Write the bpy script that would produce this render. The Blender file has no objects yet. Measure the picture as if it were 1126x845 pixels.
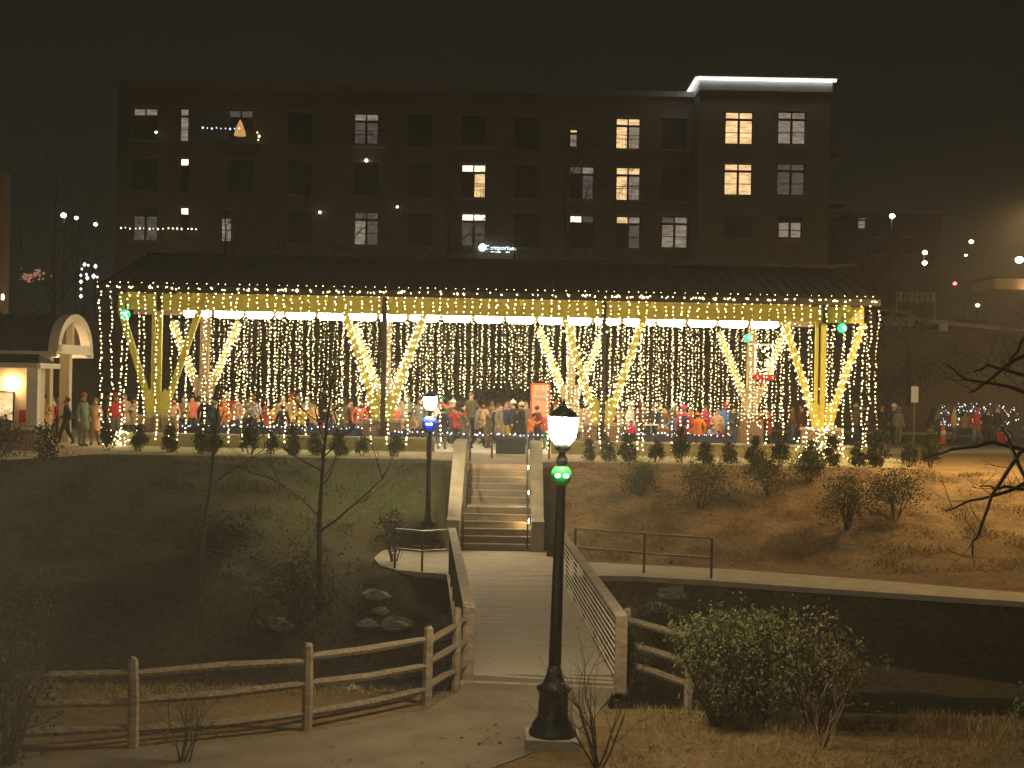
import bpy, bmesh, math, random
from mathutils import Vector, Matrix, noise
R = math.radians
rng = random.Random(7)
sc = bpy.context.scene
COL = sc.collection

# ------------------------------------------------------------------ camera
CAMZ, F, ROLL = 4.4, 1600.0, R(1.1)
cam = bpy.data.cameras.new('camera')
cam.sensor_width = 36.0
cam.lens = F / 1126.0 * 36.0
cam.clip_end = 3000
camo = bpy.data.objects.new('camera', cam)
COL.objects.link(camo)
camo.matrix_world = Matrix.Translation((0, 0, CAMZ)) @ Matrix.Rotation(R(90), 4, 'X') @ Matrix.Rotation(ROLL, 4, 'Z')
sc.camera = camo
# ------------------------------------------------------------------ world: town-lit night sky
w = bpy.data.worlds.new('World'); sc.world = w; w.use_nodes = True
nt = w.node_tree; nt.nodes.clear()
bg = nt.nodes.new('ShaderNodeBackground'); out = nt.nodes.new('ShaderNodeOutputWorld')
sky = nt.nodes.new('ShaderNodeTexSky'); sky.sky_type = 'NISHITA'; sky.sun_disc = False
sky.sun_elevation = R(-4); sky.sun_rotation = R(150)
bg2 = nt.nodes.new('ShaderNodeBackground'); add = nt.nodes.new('ShaderNodeAddShader')
nt.links.new(sky.outputs[0], bg2.inputs[0]); bg2.inputs[1].default_value = 0.002
bg.inputs[0].default_value = (1.0, 0.90, 0.68, 1); bg.inputs[1].default_value = 0.0055
nt.links.new(bg.outputs[0], add.inputs[0]); nt.links.new(bg2.outputs[0], add.inputs[1])
nt.links.new(add.outputs[0], out.inputs[0])
# ------------------------------------------------------------------ render
vs = sc.view_settings
vs.view_transform = 'Standard'; vs.look = 'None'; vs.gamma = 1; vs.exposure = 0.75; vs.use_curve_mapping = False
sc.render.engine = 'CYCLES'
cy = sc.cycles
cy.use_denoising = True; cy.use_light_tree = True
cy.max_bounces = 4; cy.diffuse_bounces = 2; cy.glossy_bounces = 2; cy.transmission_bounces = 4; cy.transparent_max_bounces = 8
cy.volume_bounces = 0
cy.sample_clamp_indirect = 4; cy.sample_clamp_direct = 0
cy.caustics_reflective = False; cy.caustics_refractive = False

# ------------------------------------------------------------------ pixel helpers (photograph 1126 x 845)
def uv(px, py):
    u, v = px - 563.0, 422.5 - py
    return u * math.cos(ROLL) - v * math.sin(ROLL), u * math.sin(ROLL) + v * math.cos(ROLL)
def P(px, py, D):
    u, v = uv(px, py)
    return Vector((u / F * D, D, CAMZ + v / F * D))
def G(px, py, z=0.0):
    u, v = uv(px, py)
    return P(px, py, F * (CAMZ - z) / -v)
def XD(px, D, z):
    """x for a pixel column at depth D and height z"""
    y = 422.5 - ((z - CAMZ) * F / D)
    for _ in range(3):
        p = P(px, y, D); y += (p.z - z) * F / D
    return P(px, y, D).x
def sm(t):
    t = max(0.0, min(1.0, t)); return t * t * (3 - 2 * t)

# ------------------------------------------------------------------ materials
MATS = {}
def mat(name, col, col2=None, rough=.8, scale=3.0, bump=0.0, metal=0.0, spec=.3, emis=None, es=0.0, detail=5.0, stretch=None, trans=0.0):
    if name in MATS: return MATS[name]
    m = bpy.data.materials.new(name); m.use_nodes = True
    n, l = m.node_tree.nodes, m.node_tree.links
    b = n['Principled BSDF']
    b.inputs['Roughness'].default_value = rough; b.inputs['Metallic'].default_value = metal
    b.inputs['Specular IOR Level'].default_value = spec
    b.inputs['Base Color'].default_value = (*col, 1)
    if col2 or bump:
        tc = n.new('ShaderNodeTexCoord'); nz = n.new('ShaderNodeTexNoise')
        nz.inputs['Scale'].default_value = scale; nz.inputs['Detail'].default_value = detail; nz.inputs['Roughness'].default_value = .65
        src = tc.outputs['Object']
        if stretch:
            mp = n.new('ShaderNodeMapping'); mp.inputs['Scale'].default_value = stretch
            l.new(src, mp.inputs[0]); src = mp.outputs[0]
        l.new(src, nz.inputs['Vector'])
        if col2:
            r = n.new('ShaderNodeValToRGB')
            r.color_ramp.elements[0].position = .32; r.color_ramp.elements[1].position = .68
            r.color_ramp.elements[0].color = (*col, 1); r.color_ramp.elements[1].color = (*col2, 1)
            l.new(nz.outputs['Fac'], r.inputs[0]); l.new(r.outputs[0], b.inputs['Base Color'])
        if bump:
            bp = n.new('ShaderNodeBump'); bp.inputs['Strength'].default_value = bump; bp.inputs['Distance'].default_value = .03
            l.new(nz.outputs['Fac'], bp.inputs['Height']); l.new(bp.outputs[0], b.inputs['Normal'])
    if emis:
        b.inputs['Emission Color'].default_value = (*emis, 1); b.inputs['Emission Strength'].default_value = es
    if trans: b.inputs['Transmission Weight'].default_value = trans
    MATS[name] = m
    return m
def glow(name, col, s, base=(.05, .05, .05)):
    return mat(name, base, emis=col, es=s, rough=.4)

def brick_mat(name, c1, c2, mortar, sx=1.0, bw=.22, bh=.075):
    m = bpy.data.materials.new(name); m.use_nodes = True
    n, l = m.node_tree.nodes, m.node_tree.links; b = n['Principled BSDF']; b.inputs['Roughness'].default_value = .9
    tc = n.new('ShaderNodeTexCoord'); sp = n.new('ShaderNodeSeparateXYZ'); cb = n.new('ShaderNodeCombineXYZ'); ad = n.new('ShaderNodeMath')
    l.new(tc.outputs['Object'], sp.inputs[0]); l.new(sp.outputs[0], ad.inputs[0]); l.new(sp.outputs[1], ad.inputs[1])
    l.new(ad.outputs[0], cb.inputs[0]); l.new(sp.outputs[2], cb.inputs[1])
    t = n.new('ShaderNodeTexBrick'); t.inputs['Scale'].default_value = 1.0
    t.inputs['Brick Width'].default_value = bw; t.inputs['Row Height'].default_value = bh; t.inputs['Mortar Size'].default_value = .01
    t.inputs['Color1'].default_value = (*c1, 1); t.inputs['Color2'].default_value = (*c2, 1); t.inputs['Mortar'].default_value = (*mortar, 1)
    l.new(cb.outputs[0], t.inputs['Vector']); l.new(t.outputs['Color'], b.inputs['Base Color'])
    bp = n.new('ShaderNodeBump'); bp.inputs['Strength'].default_value = .5; bp.inputs['Distance'].default_value = .01; bp.invert = True
    l.new(t.outputs['Fac'], bp.inputs['Height']); l.new(bp.outputs[0], b.inputs['Normal'])
    MATS[name] = m
    return m

# ------------------------------------------------------------------ mesh builder
class MB:
    def __init__(s): s.v = []; s.f = []; s.mi = []; s.smooth = False
    def face(s, pts, mi=0):
        i = len(s.v); s.v += [tuple(p) for p in pts]; s.f.append(tuple(range(i, i + len(pts)))); s.mi.append(mi)
    def box(s, c, d, M=None, mi=0):
        i = len(s.v); c = Vector(c)
        for sx in (-.5, .5):
            for sy in (-.5, .5):
                for sz in (-.5, .5):
                    p = Vector((sx * d[0], sy * d[1], sz * d[2]))
                    if M is not None: p = M @ p
                    s.v.append(tuple(c + p))
        for q in ((0, 1, 3, 2), (4, 6, 7, 5), (0, 4, 5, 1), (2, 3, 7, 6), (0, 2, 6, 4), (1, 5, 7, 3)):
            s.f.append(tuple(i + k for k in q)); s.mi.append(mi)
        return s
    def bar(s, a, b, w, h, mi=0, up=(0, 0, 1)):
        a, b = Vector(a), Vector(b); d = b - a; L = d.length
        if L < 1e-6: return s
        d.normalize(); u = Vector(up)
        if abs(d.dot(u)) > .98: u = Vector((0, 1, 0))
        x = d.cross(u).normalized(); z = x.cross(d)
        s.box((a + b) / 2, (w, L, h), Matrix((x, d, z)).transposed(), mi)
        return s
    def tube(s, pts, rad, n=6, cap=True, mi=0):
        pts = [Vector(p) for p in pts]
        if not hasattr(rad, '__len__'): rad = [rad] * len(pts)
        base = len(s.v); prev = None
        for k, p in enumerate(pts):
            d = (pts[min(k + 1, len(pts) - 1)] - pts[max(k - 1, 0)])
            d = d.normalized() if d.length > 1e-9 else Vector((0, 0, 1))
            if prev is None:
                a = Vector((1, 0, 0)) if abs(d.x) < .9 else Vector((0, 1, 0))
            else: a = prev
            x = (a - d * a.dot(d)); x = x.normalized() if x.length > 1e-6 else d.orthogonal().normalized()
            prev = x; y = d.cross(x)
            for j in range(n):
                t = 2 * math.pi * j / n
                s.v.append(tuple(p + (x * math.cos(t) + y * math.sin(t)) * rad[k]))
        for k in range(len(pts) - 1):
            for j in range(n):
                s.f.append((base + k * n + j, base + k * n + (j + 1) % n, base + (k + 1) * n + (j + 1) % n, base + (k + 1) * n + j)); s.mi.append(mi)
        if cap:
            s.f.append(tuple(base + j for j in reversed(range(n)))); s.mi.append(mi)
            s.f.append(tuple(base + (len(pts) - 1) * n + j for j in range(n))); s.mi.append(mi)
        return s
    def lathe(s, prof, n=16, o=(0, 0, 0), mi=0, M=None):
        o = Vector(o); base = len(s.v)
        for r, z in prof:
            for j in range(n):
                t = 2 * math.pi * j / n
                p = Vector((r * math.cos(t), r * math.sin(t), z))
                if M is not None: p = M @ p
                s.v.append(tuple(o + p))
        for k in range(len(prof) - 1):
            for j in range(n):
                s.f.append((base + k * n + j, base + k * n + (j + 1) % n, base + (k + 1) * n + (j + 1) % n, base + (k + 1) * n + j)); s.mi.append(mi)
        s.f.append(tuple(base + j for j in reversed(range(n)))); s.mi.append(mi)
        s.f.append(tuple(base + (len(prof) - 1) * n + j for j in range(n))); s.mi.append(mi)
        return s
    def prism(s, poly, z0, z1, mi=0):
        n = len(poly); i = len(s.v)
        s.v += [(p[0], p[1], z0) for p in poly] + [(p[0], p[1], z1) for p in poly]
        s.f.append(tuple(i + k for k in reversed(range(n)))); s.mi.append(mi)
        s.f.append(tuple(i + n + k for k in range(n))); s.mi.append(mi)
        for k in range(n):
            s.f.append((i + k, i + (k + 1) % n, i + n + (k + 1) % n, i + n + k)); s.mi.append(mi)
        return s
    def octa(s, c, r, mi=0):
        i = len(s.v); x, y, z = c
        s.v += [(x + r, y, z), (x, y + r, z), (x - r, y, z), (x, y - r, z), (x, y, z + r * 1.2), (x, y, z - r * 1.2)]
        for k in range(4):
            s.f.append((i + k, i + (k + 1) % 4, i + 4)); s.mi.append(mi)
            s.f.append((i + (k + 1) % 4, i + k, i + 5)); s.mi.append(mi)
        return s
    def blob(s, c, r, seed=0, amp=.2, mi=0, sub=2):
        bm = bmesh.new(); bmesh.ops.create_icosphere(bm, subdivisions=sub, radius=1)
        i = len(s.v); c = Vector(c)
        r = Vector(r) if hasattr(r, '__len__') else Vector((r, r, r))
        for v in bm.verts:
            k = 1 + amp * noise.noise(v.co * 1.7 + Vector((seed * 3.1, seed, 0)))
            s.v.append((c.x + v.co.x * r.x * k, c.y + v.co.y * r.y * k, c.z + v.co.z * r.z * k))
        for f in bm.faces:
            s.f.append(tuple(i + v.index for v in f.verts)); s.mi.append(mi)
        bm.free()
        return s
    def mesh(s, name, mats, off=(0, 0, 0), smooth=False):
        me = bpy.data.meshes.new(name); o = Vector(off)
        me.from_pydata([(a - o.x, b - o.y, c - o.z) for a, b, c in s.v], [], s.f)
        if not isinstance(mats, (list, tuple)): mats = [mats]
        for m in mats: me.materials.append(m)
        if len(mats) > 1: me.polygons.foreach_set('material_index', s.mi)
        if smooth: me.polygons.foreach_set('use_smooth', [True] * len(me.polygons))
        me.update()
        return me
    def build(s, name, mats, parent=None, smooth=False, local=False, kind=None):
        """world coordinates unless local; a top-level mesh keeps its origin at its base centre"""
        if parent is not None:
            off = (0, 0, 0) if local else origin(parent)
        elif local: off = (0, 0, 0)
        else:
            xs, ys, zs = zip(*s.v)
            off = ((min(xs) + max(xs)) / 2, (min(ys) + max(ys)) / 2, min(zs))
        o = bpy.data.objects.new(name, s.mesh(name, mats, off, smooth)); COL.objects.link(o)
        if parent is not None: o.parent = parent
        else: o.location = off
        if kind: o['kind'] = kind
        return o
def origin(o):
    v = Vector((0, 0, 0))
    while o is not None: v += o.location; o = o.parent
    return v
def thing(name, label, cat, loc=(0, 0, 0), rz=0.0, group=None):
    o = bpy.data.objects.new(name, None); COL.objects.link(o); o.location = loc; o.rotation_euler = (0, 0, rz)
    o.empty_display_size = .2
    return tag(o, label, cat, group)
def tag(o, label, cat, group=None):
    o['label'] = label; o['category'] = cat
    if group: o['group'] = group
    return o
def struct(o): o['kind'] = 'structure'; return o
def link(name, me, parent=None, loc=(0, 0, 0), rz=0.0):
    o = bpy.data.objects.new(name, me); COL.objects.link(o); o.parent = parent; o.location = loc; o.rotation_euler = (0, 0, rz); return o
def copy_tree(o, parent=None):
    c = o.copy(); COL.objects.link(c); c.parent = parent
    for ch in list(o.children): copy_tree(ch, c)
    return c

# palette
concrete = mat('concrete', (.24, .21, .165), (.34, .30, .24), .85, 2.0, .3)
asphalt_path = mat('asphalt_path', (.105, .082, .058), (.17, .135, .098), .9, 1.2, .5, detail=10)
deckwood = mat('deck_wood', (.28, .245, .195), (.39, .345, .28), .8, 6, .4, stretch=(6, 1, 1))
oldwood = mat('weathered_wood', (.11, .085, .06), (.24, .19, .135), .85, 5, .5, stretch=(1, 1, 3))
railwood = mat('rail_wood', (.22, .17, .12), (.36, .29, .21), .8, 5, .4)
blackmetal = mat('black_metal', (.012, .013, .013), (.03, .03, .03), .45, 9, .1, metal=.3, spec=.5)
greymetal = mat('grey_metal', (.25, .24, .22), (.4, .38, .34), .35, 8, .05, metal=.8)
darkroof = mat('dark_metal_roof', (.030, .028, .027), (.045, .042, .04), .55, 1.2, .1, metal=.2)
yellowwood = mat('yellow_lit_timber', (.50, .45, .08), (.60, .54, .13), .6, 3, .25, stretch=(1, 1, .3))  # yellow-green lamplight on the timber is put into its base colour
palewood = mat('pale_timber', (.50, .37, .24), (.60, .46, .31), .65, 3, .25, stretch=(4, 4, .6))
darksteel = mat('dark_steel', (.045, .04, .032), (.07, .06, .05), .5, 4, .1, metal=.4)
brick = brick_mat('brown_brick', (.20, .10, .065), (.27, .14, .09), (.30, .26, .21))
whitepaint = mat('white_paint', (.72, .66, .56), (.8, .75, .66), .55, 3, .1)
bark = mat('bark', (.045, .034, .025), (.09, .07, .05), .9, 12, .6)
cablemat = mat('light_cable', (.02, .03, .02), rough=.6)
bulbdim = glow('warm_bulb_dim', (1.0, .70, .26), 5.5); bulbdead = glow('warm_bulb_faint', (1.0, .66, .22), 1.6)
bulbwarm = glow('warm_bulb', (1.0, .75, .32), 12.0)
stone = mat('stone', (.16, .14, .12), (.30, .27, .23), .9, 4, .7)

# ------------------------------------------------------------------ terrain
ZP = 2.04
def edge_y(x):           # crest of the slope below the plaza
    e = 44.4
    if x < -11.5: e = 44.4 - 5.0 * sm((-11.5 - x) / 2.5)
    return e
def H(x, y):
    n = noise.noise(Vector((x * .35, y * .35, 0))) * .10 + noise.noise(Vector((x * 1.3, y * 1.3, 5))) * .035
    if y > 80:
        return ZP - .04 + 6.6 * sm((y - 84) / 13.0) + (n * 2 if 84 < y < 100 else 0)
    e = edge_y(x)
    if y >= e: return ZP - .03
    # far bank foot
    foot = 36.4 if x > -.5 else 36.4 - 5.5 * sm((-3.6 - x) / 3.5)
    if x > 2: foot = 35.9 - .22 * (x - 2) * .95
    if y >= foot:
        z = ZP * sm((y - foot) / (e - foot)) ** .9
        z += n * sm((y - foot) / 1.5) * sm((e - y) / 1.5)
        if -1.75 < x < 1.0 and 37.6 < y < 43.3: z = -.25
        if -1.6 < x < .95 and 43.0 < y <= 44.5: z = ZP - .2
        if -3.6 < x < 1.2 and y < 38.4: z = min(z, -.04)
        return z - .03
    g0 = 20.9 if x < 0 else 19.9
    if y <= g0: return -.012 + min(0.0, n * .06)
    if x > -.5: g1 = 33.6 if x < 2 else foot - 1.9
    else: g1 = 33.8 if x > -3.4 else foot
    if y >= g1: return -.05
    t = (y - g0) / (g1 - g0)
    d = math.sin(math.pi * t) ** .75
    z = -1.75 * d + n * 1.6 * d
    if x < -4: z = z * .75
    return z - .04
xs = [-400, -250, -150, -90, -60, -45, -36, -30] + [-26 + .32 * i for i in range(int(52 / .32) + 1)] + [30, 36, 45, 60, 90, 150, 250, 400]
ys = [-60, -30, -10, 5, 10] + [13 + .3 * i for i in range(int(34 / .3))] + [47.5, 50, 54, 58, 62, 66, 70, 75, 80] + [82 + 1.2 * i for i in range(15)] + [104, 115, 130, 160, 220, 320, 500, 900]
tb = MB()
tb.v = [(x, y, H(x, y)) for y in ys for x in xs]
nx = len(xs)
tb.f = [(j * nx + i, j * nx + i + 1, (j + 1) * nx + i + 1, (j + 1) * nx + i) for j in range(len(ys) - 1) for i in range(nx - 1)]
tb.mi = [0] * len(tb.f)
def ground_material():
    m = bpy.data.materials.new('ground_cover'); m.use_nodes = True
    n, l = m.node_tree.nodes, m.node_tree.links; b = n['Principled BSDF']; b.inputs['Roughness'].default_value = .95; b.inputs['Specular IOR Level'].default_value = .1
    g = n.new('ShaderNodeNewGeometry'); sp = n.new('ShaderNodeSeparateXYZ'); l.new(g.outputs['Position'], sp.inputs[0])
    def nz(scale, detail=6):
        t = n.new('ShaderNodeTexNoise'); t.inputs['Scale'].default_value = scale; t.inputs['Detail'].default_value = detail; t.inputs['Roughness'].default_value = .7
        l.new(g.outputs['Position'], t.inputs['Vector']); return t.outputs['Fac']
    def ramp(f, c1, c2, a=.35, c=.65):
        r = n.new('ShaderNodeValToRGB'); r.color_ramp.elements[0].position = a; r.color_ramp.elements[1].position = c
        r.color_ramp.elements[0].color = (*c1, 1); r.color_ramp.elements[1].color = (*c2, 1); l.new(f, r.inputs[0]); return r.outputs[0]
    def mix(f, a, c):
        x = n.new('ShaderNodeMix'); x.data_type = 'RGBA'; l.new(f, x.inputs['Factor']); l.new(a, x.inputs[6]); l.new(c, x.inputs[7]); return x.outputs[2]
    def rng_(src, a, c, jit=None, amt=0):
        r = n.new('ShaderNodeMapRange'); r.inputs[1].default_value = a; r.inputs[2].default_value = c
        if jit is not None:
            ma = n.new('ShaderNodeMath'); ma.operation = 'MULTIPLY_ADD'; ma.inputs[1].default_value = amt; l.new(jit, ma.inputs[0]); l.new(src, ma.inputs[2]); src = ma.outputs[0]
        l.new(src, r.inputs[0]); return r.outputs[0]
    big, fine = nz(.5), nz(7, 8)
    green = mix(ramp(big, (0, 0, 0), (1, 1, 1), .42, .58), ramp(fine, (.026, .034, .012), (.065, .074, .028)), ramp(fine, (.036, .031, .016), (.088, .074, .04)))
    straw = mix(ramp(nz(1.1), (0, 0, 0), (1, 1, 1), .4, .6), ramp(fine, (.15, .10, .05), (.36, .25, .125), .3, .7), ramp(fine, (.08, .055, .03), (.22, .155, .08), .3, .7))
    soil = ramp(fine, (.030, .023, .016), (.085, .066, .045))
    right = mix(rng_(sp.outputs[0], 1.0, 3.0, big, 3.0), green, straw)      # lawn on the left, straw mulch on the right
    mask = n.new('ShaderNodeMath'); mask.operation = 'MULTIPLY'
    l.new(rng_(sp.outputs[1], 20.3, 22, big, 1.6), mask.inputs[0]); l.new(rng_(sp.outputs[2], 1.3, -.7, big, 1.0), mask.inputs[1])
    c = mix(mask.outputs[0], right, soil)
    near = ramp(big, (.11, .075, .035), (.25, .165, .075), .4, .62)
    nearc = mix(fine, near, ramp(fine, (.05, .038, .02), (.22, .15, .075)))
    c = mix(rng_(sp.outputs[1], 80, 84), c, ramp(fine, (.15, .115, .07), (.27, .21, .13)))  # far bank paled to imitate the brown glow between the strands
    c = mix(rng_(sp.outputs[1], 22.5, 20.5, big, 1.2), c, nearc)
    l.new(c, b.inputs['Base Color'])
    bp = n.new('ShaderNodeBump'); bp.inputs['Strength'].default_value = .9; bp.inputs['Distance'].default_value = .06
    l.new(fine, bp.inputs['Height']); l.new(bp.outputs[0], b.inputs['Normal'])
    return m
struct(tb.build('ground', ground_material(), local=True, smooth=True))

# creek water
cw = MB(); cw.prism([(-24, 25.2), (24, 24.2), (24, 28.6), (8, 29.0), (0, 29.5), (-8, 28.6), (-24, 27.6)], -1.62, -1.56)
struct(cw.build('creek', mat('creek_water', (.012, .014, .012), rough=.08, spec=.5, bump=.15, scale=3), local=True))

def slab(name, pts, z, th, m):
    b = MB(); b.prism([(p.x, p.y) for p in pts], z - th, z); return struct(b.build(name, m, local=True))
# near path (asphalt), landing, terrace, far path, plaza
slab('near_path', [G(-60, 846), G(60, 832), G(150, 824), G(330, 808), G(468, 781), G(502, 762), G(518, 742), G(676, 742), G(672, 765), G(652, 790), G(622, 812), G(575, 832), G(470, 870), G(200, 900), G(-60, 900)], 0.0, .03, asphalt_path)
land = [G(506, 633), G(640, 633), G(700, 634), G(785, 639), G(900, 647), G(1126, 662), G(1250, 672), G(1250, 662), G(1126, 652), G(960, 638), G(800, 626), G(640, 618), G(600, 612)]
b = MB(); b.prism([(p.x, p.y) for p in land] + [(1.0, 38.5), (-1.8, 38.5), (-2.9, 39.3)] + [(G(420, 606).x, G(420, 606).y), (G(411, 614).x, G(411, 614).y), (G(418, 622).x, G(418, 622).y), (G(436, 627).x, G(436, 627).y)], -.12, 0.0)
struct(b.build('far_path', concrete, local=True))
slab('plaza', [Vector(q + (0,)) for q in [(-1.45, 42.62), (.72, 42.62), (.95, 42.62), (.95, 44.5), (2.6, 45.2), (2.6, 49.2), (-3.4, 49.2), (-3.4, 45.2), (-1.7, 44.5)]], ZP + .0, .15, mat('plaza_paving', (.30, .22, .16), (.42, .33, .25), .8, 3, .2))
slab('patio', [Vector(q + (0,)) for q in [(-60, 39.9), (-14.4, 39.9), (-13.0, 43.2), (-12.4, 45.2), (-12.4, 68), (-60, 68)]], ZP, .1, mat('patio_paving', (.40, .31, .21), (.50, .40, .28), .8, 3, .2))
slab('gravel_strip', [Vector(q + (0,)) for q in [(-12.4, 44.55), (-3.4, 44.9), (-3.4, 49.3), (-12.4, 49.3)]], ZP - .005, .1, mat('pale_gravel', (.30, .27, .14), (.42, .38, .22), .9, 20, .8))
slab('gravel_strip', [Vector(q + (0,)) for q in [(2.6, 44.9), (12.7, 44.7), (12.7, 49.3), (2.6, 49.3)]], ZP - .005, .1, MATS['pale_gravel'])
slab('rink_floor', [Vector(q + (0,)) for q in [(-15, 49.3), (13.4, 49.3), (13.4, 63), (-15, 63)]], ZP + .01, .1, mat('ice', (.55, .55, .54), (.62, .62, .6), .35, 1, .05))
slab('walkway', [Vector(q + (0,)) for q in [(13.4, 55), (17, 57), (30, 60), (60, 62), (60, 64.5), (30, 63), (16, 60.5), (13.4, 60)]], ZP + .0, .1, concrete)
slab('road', [Vector(q + (0,)) for q in [(-90, 65), (15, 65), (90, 66.5), (90, 79.5), (-90, 79.5)]], ZP + .0, .1, mat('road_asphalt', (.05, .048, .045), (.085, .08, .075), .85, 3, .3))
b = MB(); b.box((0, 79.9, ZP), (180, .5, .3)); struct(b.build('kerb', concrete, local=True))

# ------------------------------------------------------------------ lamp posts
globe_mat = glow('lamp_globe_glass', (1.0, .81, .48), 450.0, (.8, .8, .8))
def lamp_post(base, label, h=4.25, lean=0.0, flood=None):
    t = thing('lamp_post', label, 'street lamp', base, 0, 'black acorn lamp posts along the path')
    t.rotation_euler = (0, lean, 0)
    s = h / 4.25
    def L(name, prof, m, n=20, smooth=True, par=t):
        b = MB(); b.lathe([(r, z * s) for r, z in prof], n); return b.build(name, m, par, smooth, local=True)
    b = MB(); b.box((0, 0, .03), (.66, .66, .16)); b.build('footing', concrete, t, local=True)
    L('base', [(.29, .10), (.29, .17), (.26, .20), (.25, .26), (.20, .32), (.185, .38), (.18, .60), (.19, .64), (.22, .67), (.22, .70), (.15, .74), (.11, .82), (.08, .97)], blackmetal, 16)
    L('shaft', [(.078, .95), (.072, 1.6), (.064, 2.6), (.055, 3.42), (.072, 3.44), (.072, 3.50), (.045, 3.54), (.045, 3.60)], blackmetal, 14)
    L('globe_fitter', [(.05, 3.58), (.10, 3.62), (.11, 3.67), (.095, 3.695)], blackmetal, 16)
    L('globe', [(.085, 3.69), (.115, 3.705), (.14, 3.735), (.158, 3.78), (.170, 3.84), (.176, 3.91), (.178, 4.01)], globe_mat, 20)
    c = L('cap', [(.186, 4.005), (.182, 4.03), (.15, 4.07), (.09, 4.11), (.045, 4.13), (.03, 4.15)], blackmetal, 20)
    L('finial', [(.02, 4.14), (.028, 4.165), (.016, 4.19), (.005, 4.23)], blackmetal, 8, par=c)
    return t
def flood_pair(base, colname, col, core, label, lean=0.0, z=3.3, r0=.115, es=9.0):
    t = thing('flood_light', label, 'flood light', base, 0, 'coloured floodlights clamped to lamp posts')
    t.rotation_euler = (0, lean, 0)
    b = MB(); b.lathe([(.09, z - .06), (.10, z - .04), (.10, z + .06), (.09, z + .08)], 14); b.build('clamp', blackmetal, t, True, local=True)
    b = MB(); b.lathe([(r0 * math.sin(a_) + .012, z - .01 - r0 * 1.1 * math.cos(a_)) for a_ in [R(8 + 13.6 * k_) for k_ in range(13)]], 24)
    b.build('housing', mat(colname + '_glow_ball', col, rough=.6), t, True, local=True)  # ball added to imitate the coloured glow around the bulbs
    for sx in (-.05, .05):
        b = MB(); b.tube([(sx, -r0 + .02, z - .02), (sx, -r0 - .05, z)], .014, 8); hd = b.build('socket', blackmetal, t, True, local=True)
        b = MB(); b.blob((sx, -r0 - .085, z), (.036, .03, .026), 1, .02); b.build('bulb', glow(colname + '_bulb', core, es), hd, True, local=True)
    return t
nl = G(607, 818)
LEAN = R(.9)
lamp_post(nl, 'tall black acorn lamp post with green floodlights, nearest, right of the bridge', lean=LEAN)
flood_pair(nl, 'green', (.004, .30, .04), (.30, 1.0, .52), 'pair of glowing green floodlights under the globe of the nearest lamp post', LEAN)
fl = G(470, 603)
lamp_post(fl, 'black acorn lamp post with blue floodlights left of the stairs')
flood_pair(fl, 'blue', (.01, .05, .85), (.22, .42, 1.0), 'pair of glowing blue floodlights under the globe of the lamp post by the stairs', r0=.2, es=30.0)
# unseen sodium lamp inferred from the orange light on the slope
st_ = thing('street_light', 'tall sodium street light beyond the right edge of the slope', 'street lamp', (17.6, 43.0, 1.9))
b = MB(); b.tube([(0, 0, -.2), (0, 0, 7.6), (-.3, 0, 8.0), (-1.6, 0, 8.15)], [.1, .07, .05, .04], 8); b.build('pole', blackmetal, st_, True, local=True)
b = MB(); b.box((-1.9, 0, 8.15), (.75, .32, .14)); b.build('lamp_head', greymetal, st_, local=True)
b = MB(); b.box((-1.9, 0, 8.06), (.55, .24, .03)); b.build('lens', glow('sodium_lens', (1.0, .63, .25), 3300.0), st_, local=True)
lamp_post(Vector((27.0, 61.0, 2.04)), 'unseen black acorn lamp post added by the road beyond the right edge')  # unseen lamp added to brighten the people and road on the right
lamp_post(Vector((-2.7, 5.0, 0)), 'unseen black acorn lamp post added on the near path below the viewer')  # unseen lamp added to light the near path, fences and bushes

# ------------------------------------------------------------------ footbridge
LB0, LB1 = P(516, 668, 21.7), P(497, 581, 33.4)
RB0, RB1 = P(683, 677, 21.2), P(620, 588, 32.2)
LB0.z = LB1.z = RB0.z = RB1.z = 0
RB1 = RB0 + (RB1 - RB0) * ((33.5 - RB0.y) / (RB1.y - RB0.y))
br = thing('footbridge', 'wooden plank footbridge leading to the stairs', 'bridge', ((LB0 + RB0) / 2))
dk = MB(); nP = 84
for k in range(nP):
    t0, t1 = k / nP, (k + .98) / nP
    a0, a1 = LB0.lerp(LB1, t0), LB0.lerp(LB1, t1); c0, c1 = RB0.lerp(RB1, t0), RB0.lerp(RB1, t1)
    e = (c0 - a0).normalized() * .1; dz = rng.uniform(-.004, .004)
    q = [a0 - e, c0 + e, c1 + e, a1 - e]
    dk.prism([(p.x, p.y) for p in q], -.06, .0 + dz)
o = dk.build('deck_planks', deckwood, br, kind='stuff')
b = MB(); b.bar((LB0.x - .1, 21.45, -.04), (RB0.x + .1, 21.2, -.04), .12, .1); b.build('deck_edge', railwood, br)
for A, B in ((LB0, LB1), (RB0, RB1)):
    b = MB(); b.bar(A + Vector((0, 0, -.25)), B + Vector((0, 0, -.25)), .16, .36); b.build('girder', darksteel, br)
def railing(A, B, side, nbar=9):
    top = MB(); top.bar(A + Vector((0, 0, 1.05)), B + Vector((0, 0, 1.05)), .17, .05); top.build('top_rail', railwood, br)
    n = 7
    for k in range(n):
        p = A.lerp(B, k / (n - 1)); b = MB()
        if k == 0: b.box(p + Vector((0, -.06, .5)), (.17, .17, 1.09)); b.build('end_post', oldwood, br)
        else: b.box(p + Vector((side * .03, 0, .51)), (.06, .06, 1.02)); b.build('post', darksteel, br)
    for k in range(nbar):
        z = .12 + k * .098
        b = MB(); b.tube([A + Vector((-side * .03, .03, z)), B + Vector((-side * .03, 0, z))], .015, 6); b.build('rail_bar', mat('rail_bar_steel', (.42, .38, .31), (.52, .47, .39), .5, 6, .05), br)
railing(LB0, LB1, -1); railing(RB0, RB1, 1)

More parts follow.
